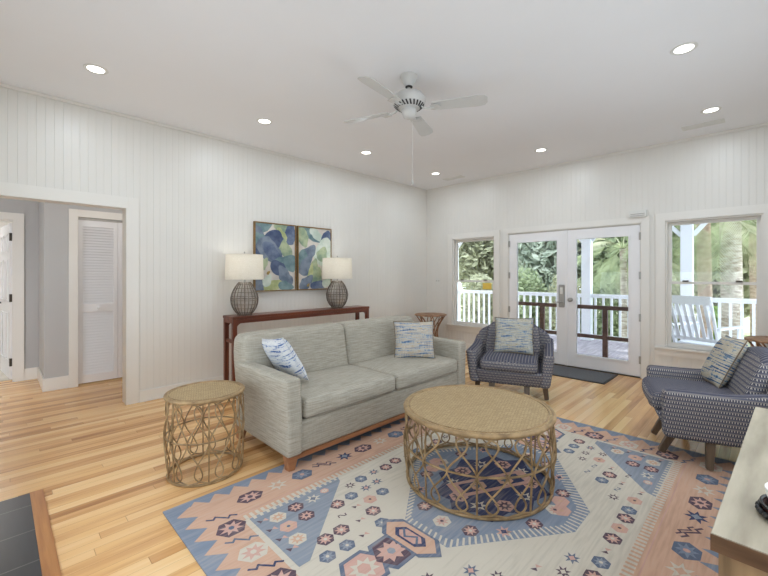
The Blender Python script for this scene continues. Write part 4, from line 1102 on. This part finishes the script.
def crown(c, rad, n, size):
    mb = MB()
    for _ in range(n):
        while True:
            p = Vector((rnd.uniform(-1, 1), rnd.uniform(-1, 1), rnd.uniform(-1, 1)))
            if .25 < p.length < 1: break
        p = Vector((c[0] + p.x * rad[0], c[1] + p.y * rad[1], c[2] + p.z * rad[2]))
        s_ = size * rnd.uniform(.6, 1.4); d1 = Vector((rnd.gauss(0, 1), rnd.gauss(0, 1), rnd.gauss(0, 1))).normalized(); d2 = d1.orthogonal().normalized()
        mb.add([p - d1 * s_, p + d2 * s_ * .45, p + d1 * s_, p - d2 * s_ * .45], [(0, 1, 2, 3)])
    return mb
def tree(label, x, y, h, rad, m, n=2600, size=.11, trunk=.12, name='leafy_tree', cat='tree', group='leafy trees in the garden'):
    t = thing(name, label, cat, (x, y, -1.2), group=group)
    MB().tube([(0, 0, 0), (.06, .04, h * .4), (-.05, .1, h * .8)], trunk, 8, r2=trunk * .5).build('trunk', BARK, t, smooth=True)
    for i in range(4):
        a = i * 1.6 + x; MB().tube([(0, .05, h * .45), (math.cos(a) * rad[0] * .4, math.sin(a) * rad[1] * .4, h * .7), (math.cos(a) * rad[0] * .7, math.sin(a) * rad[1] * .7, h * .85)], trunk * .45, 6, r2=trunk * .15).build('branch', BARK, t, smooth=True)
    crown((0, 0, h * .72), rad, n, size).build('foliage', m, t, uv=False)
def shrub(label, x, y, rad, m, n=3200, size=.09):
    o = crown((0, 0, rad[2] * .8), rad, n, size).build('garden_shrub', m, loc=(x, y, -1.2), uv=False); tag(o, label, 'shrub', 'garden shrubs')
def palm(label, x, y, h, tr, mb_, nf=18, fl=1.5, droop=1.0):
    t = thing('palm_tree', label, 'palm tree', (x, y, -1.2), group='palm trees in the garden')
    MB().tube([(0, 0, 0), (.03, .02, h * .5), (0, .05, h)], tr, 14, r2=tr * .92).build('trunk', mb_, t, smooth=True)
    for i in range(nf):
        a = i * 2.399; el = R(70 - 105 * (i / nf)); mb = MB(); pts = []
        for j in range(9):
            u = j / 8; rr = fl * u * math.cos(el) + 0; zz = h + fl * u * math.sin(el) - droop * .75 * u * u * fl * .6
            pts.append(Vector((rr * math.cos(a), rr * math.sin(a) + .05, zz)))
        mb.tube(pts, .012, 5, r2=.004)
        side = Vector((-math.sin(a), math.cos(a), 0))
        for j in range(26):                # fan of narrow leaflets
            u = .35 + .65 * j / 25; q = u * 8; i0 = min(7, int(q)); p = pts[i0].lerp(pts[i0 + 1], q - i0); tdir = (pts[i0 + 1] - pts[i0]).normalized()
            for s_ in (-1, 1):
                e_ = p + (side * s_ * .75 + tdir * .8 + Vector((0, 0, -.35))).normalized() * (.55 * (1 - .55 * abs(u - .6)))
                w2 = tdir * .018; mb.add([p - w2, p + w2, e_ + w2 * .2, e_ - w2 * .2], [(0, 1, 2, 3)])
        mb.build('frond', LF[1] if i % 3 else LF[0], t, uv=False)
# far background trees
k_ = 0
nr, fr3 = (1.75, 1.6, 3.3), (2.2, 1.72, 3.6)
pos = [(21.5, 13.0, 7.0, fr3, 2), (17, 9.9, 6.4, nr, 0), (21.5, 9.6, 7.2, fr3, 1), (17, 6.6, 6.3, nr, 2), (21.5, 6.1, 7.2, fr3, 0), (17, 3.7, 6.4, nr, 1), (21.5, 2.7, 7.2, fr3, 2), (17, .8, 6.2, nr, 0), (21.5, -.8, 7.2, fr3, 1)]
where = ['far back at the left of the left window view', 'in the front row seen through the left window', 'far back behind the left part of the left glass door', 'in the front row behind the left glass door', 'far back behind the gap between the glass doors', 'in the front row behind the right glass door', 'far back at the left of the right window view', 'in the front row behind the palms of the right window', 'far back at the right of the right window view']
for (x, y, h, rad, mi), wv in zip(pos, where): tree('leafy green garden tree ' + wv, x, y, h, rad, LF[mi], 7000, .20)
for i, (x, y, rad, mi, wv) in enumerate([(13.4, 8.0, (.9, .72, 1.5), 0, 'low beyond the railing in the left window'), (13.4, 6.1, (.9, .72, 1.6), 1, 'low beyond the railing at the left of the left glass door'), (13.4, 4.75, (.9, .62, 1.5), 0, 'low beyond the railing at the right of the left glass door'), (13.4, 3.4, (.9, .66, 1.6), 1, 'low beyond the railing behind the right glass door'), (12.3, .85, (.5, .4, 1.0), 3, 'in bright lime green right behind the rocking chair'), (13.8, 1.9, (.8, .55, 1.5), 0, 'low at the left side of the right window')]):
    shrub('green garden shrub ' + wv, x, y, rad, LF[mi])
palm('palm with a tall pale trunk in the right glass door view', 11.6, 2.617, 3.25, .085, PBARK, 22, 1.5)
palm('palm with a brownish trunk in the middle of the right window', 11.2, .95, 3.9, .135, PBOOT, 20, 1.6)
palm('palm with the thickest pale trunk in the right window', 10.9, .49, 4.0, .19, PBARK, 20, 1.9)
palm('slim palm at the right edge of the right window view', 13.2, .12, 3.6, .15, PBOOT, 16, 1.5)

# unseen lights added to brighten the hall and the bedroom, no fixtures
for nm, lc, pw in (('hall_fill', (1.1, 5.15, HZ - .05), 6), ('bedroom_fill', (-.2, 8.1, HZ - .05), 30)):
    d = bpy.data.lights.new(nm, 'AREA'); d.shape = 'DISK'; d.size = .3; d.energy = pw; d.color = (1, .97, .93)
    l = bpy.data.objects.new(nm, d); COL.objects.link(l); l.location = lc
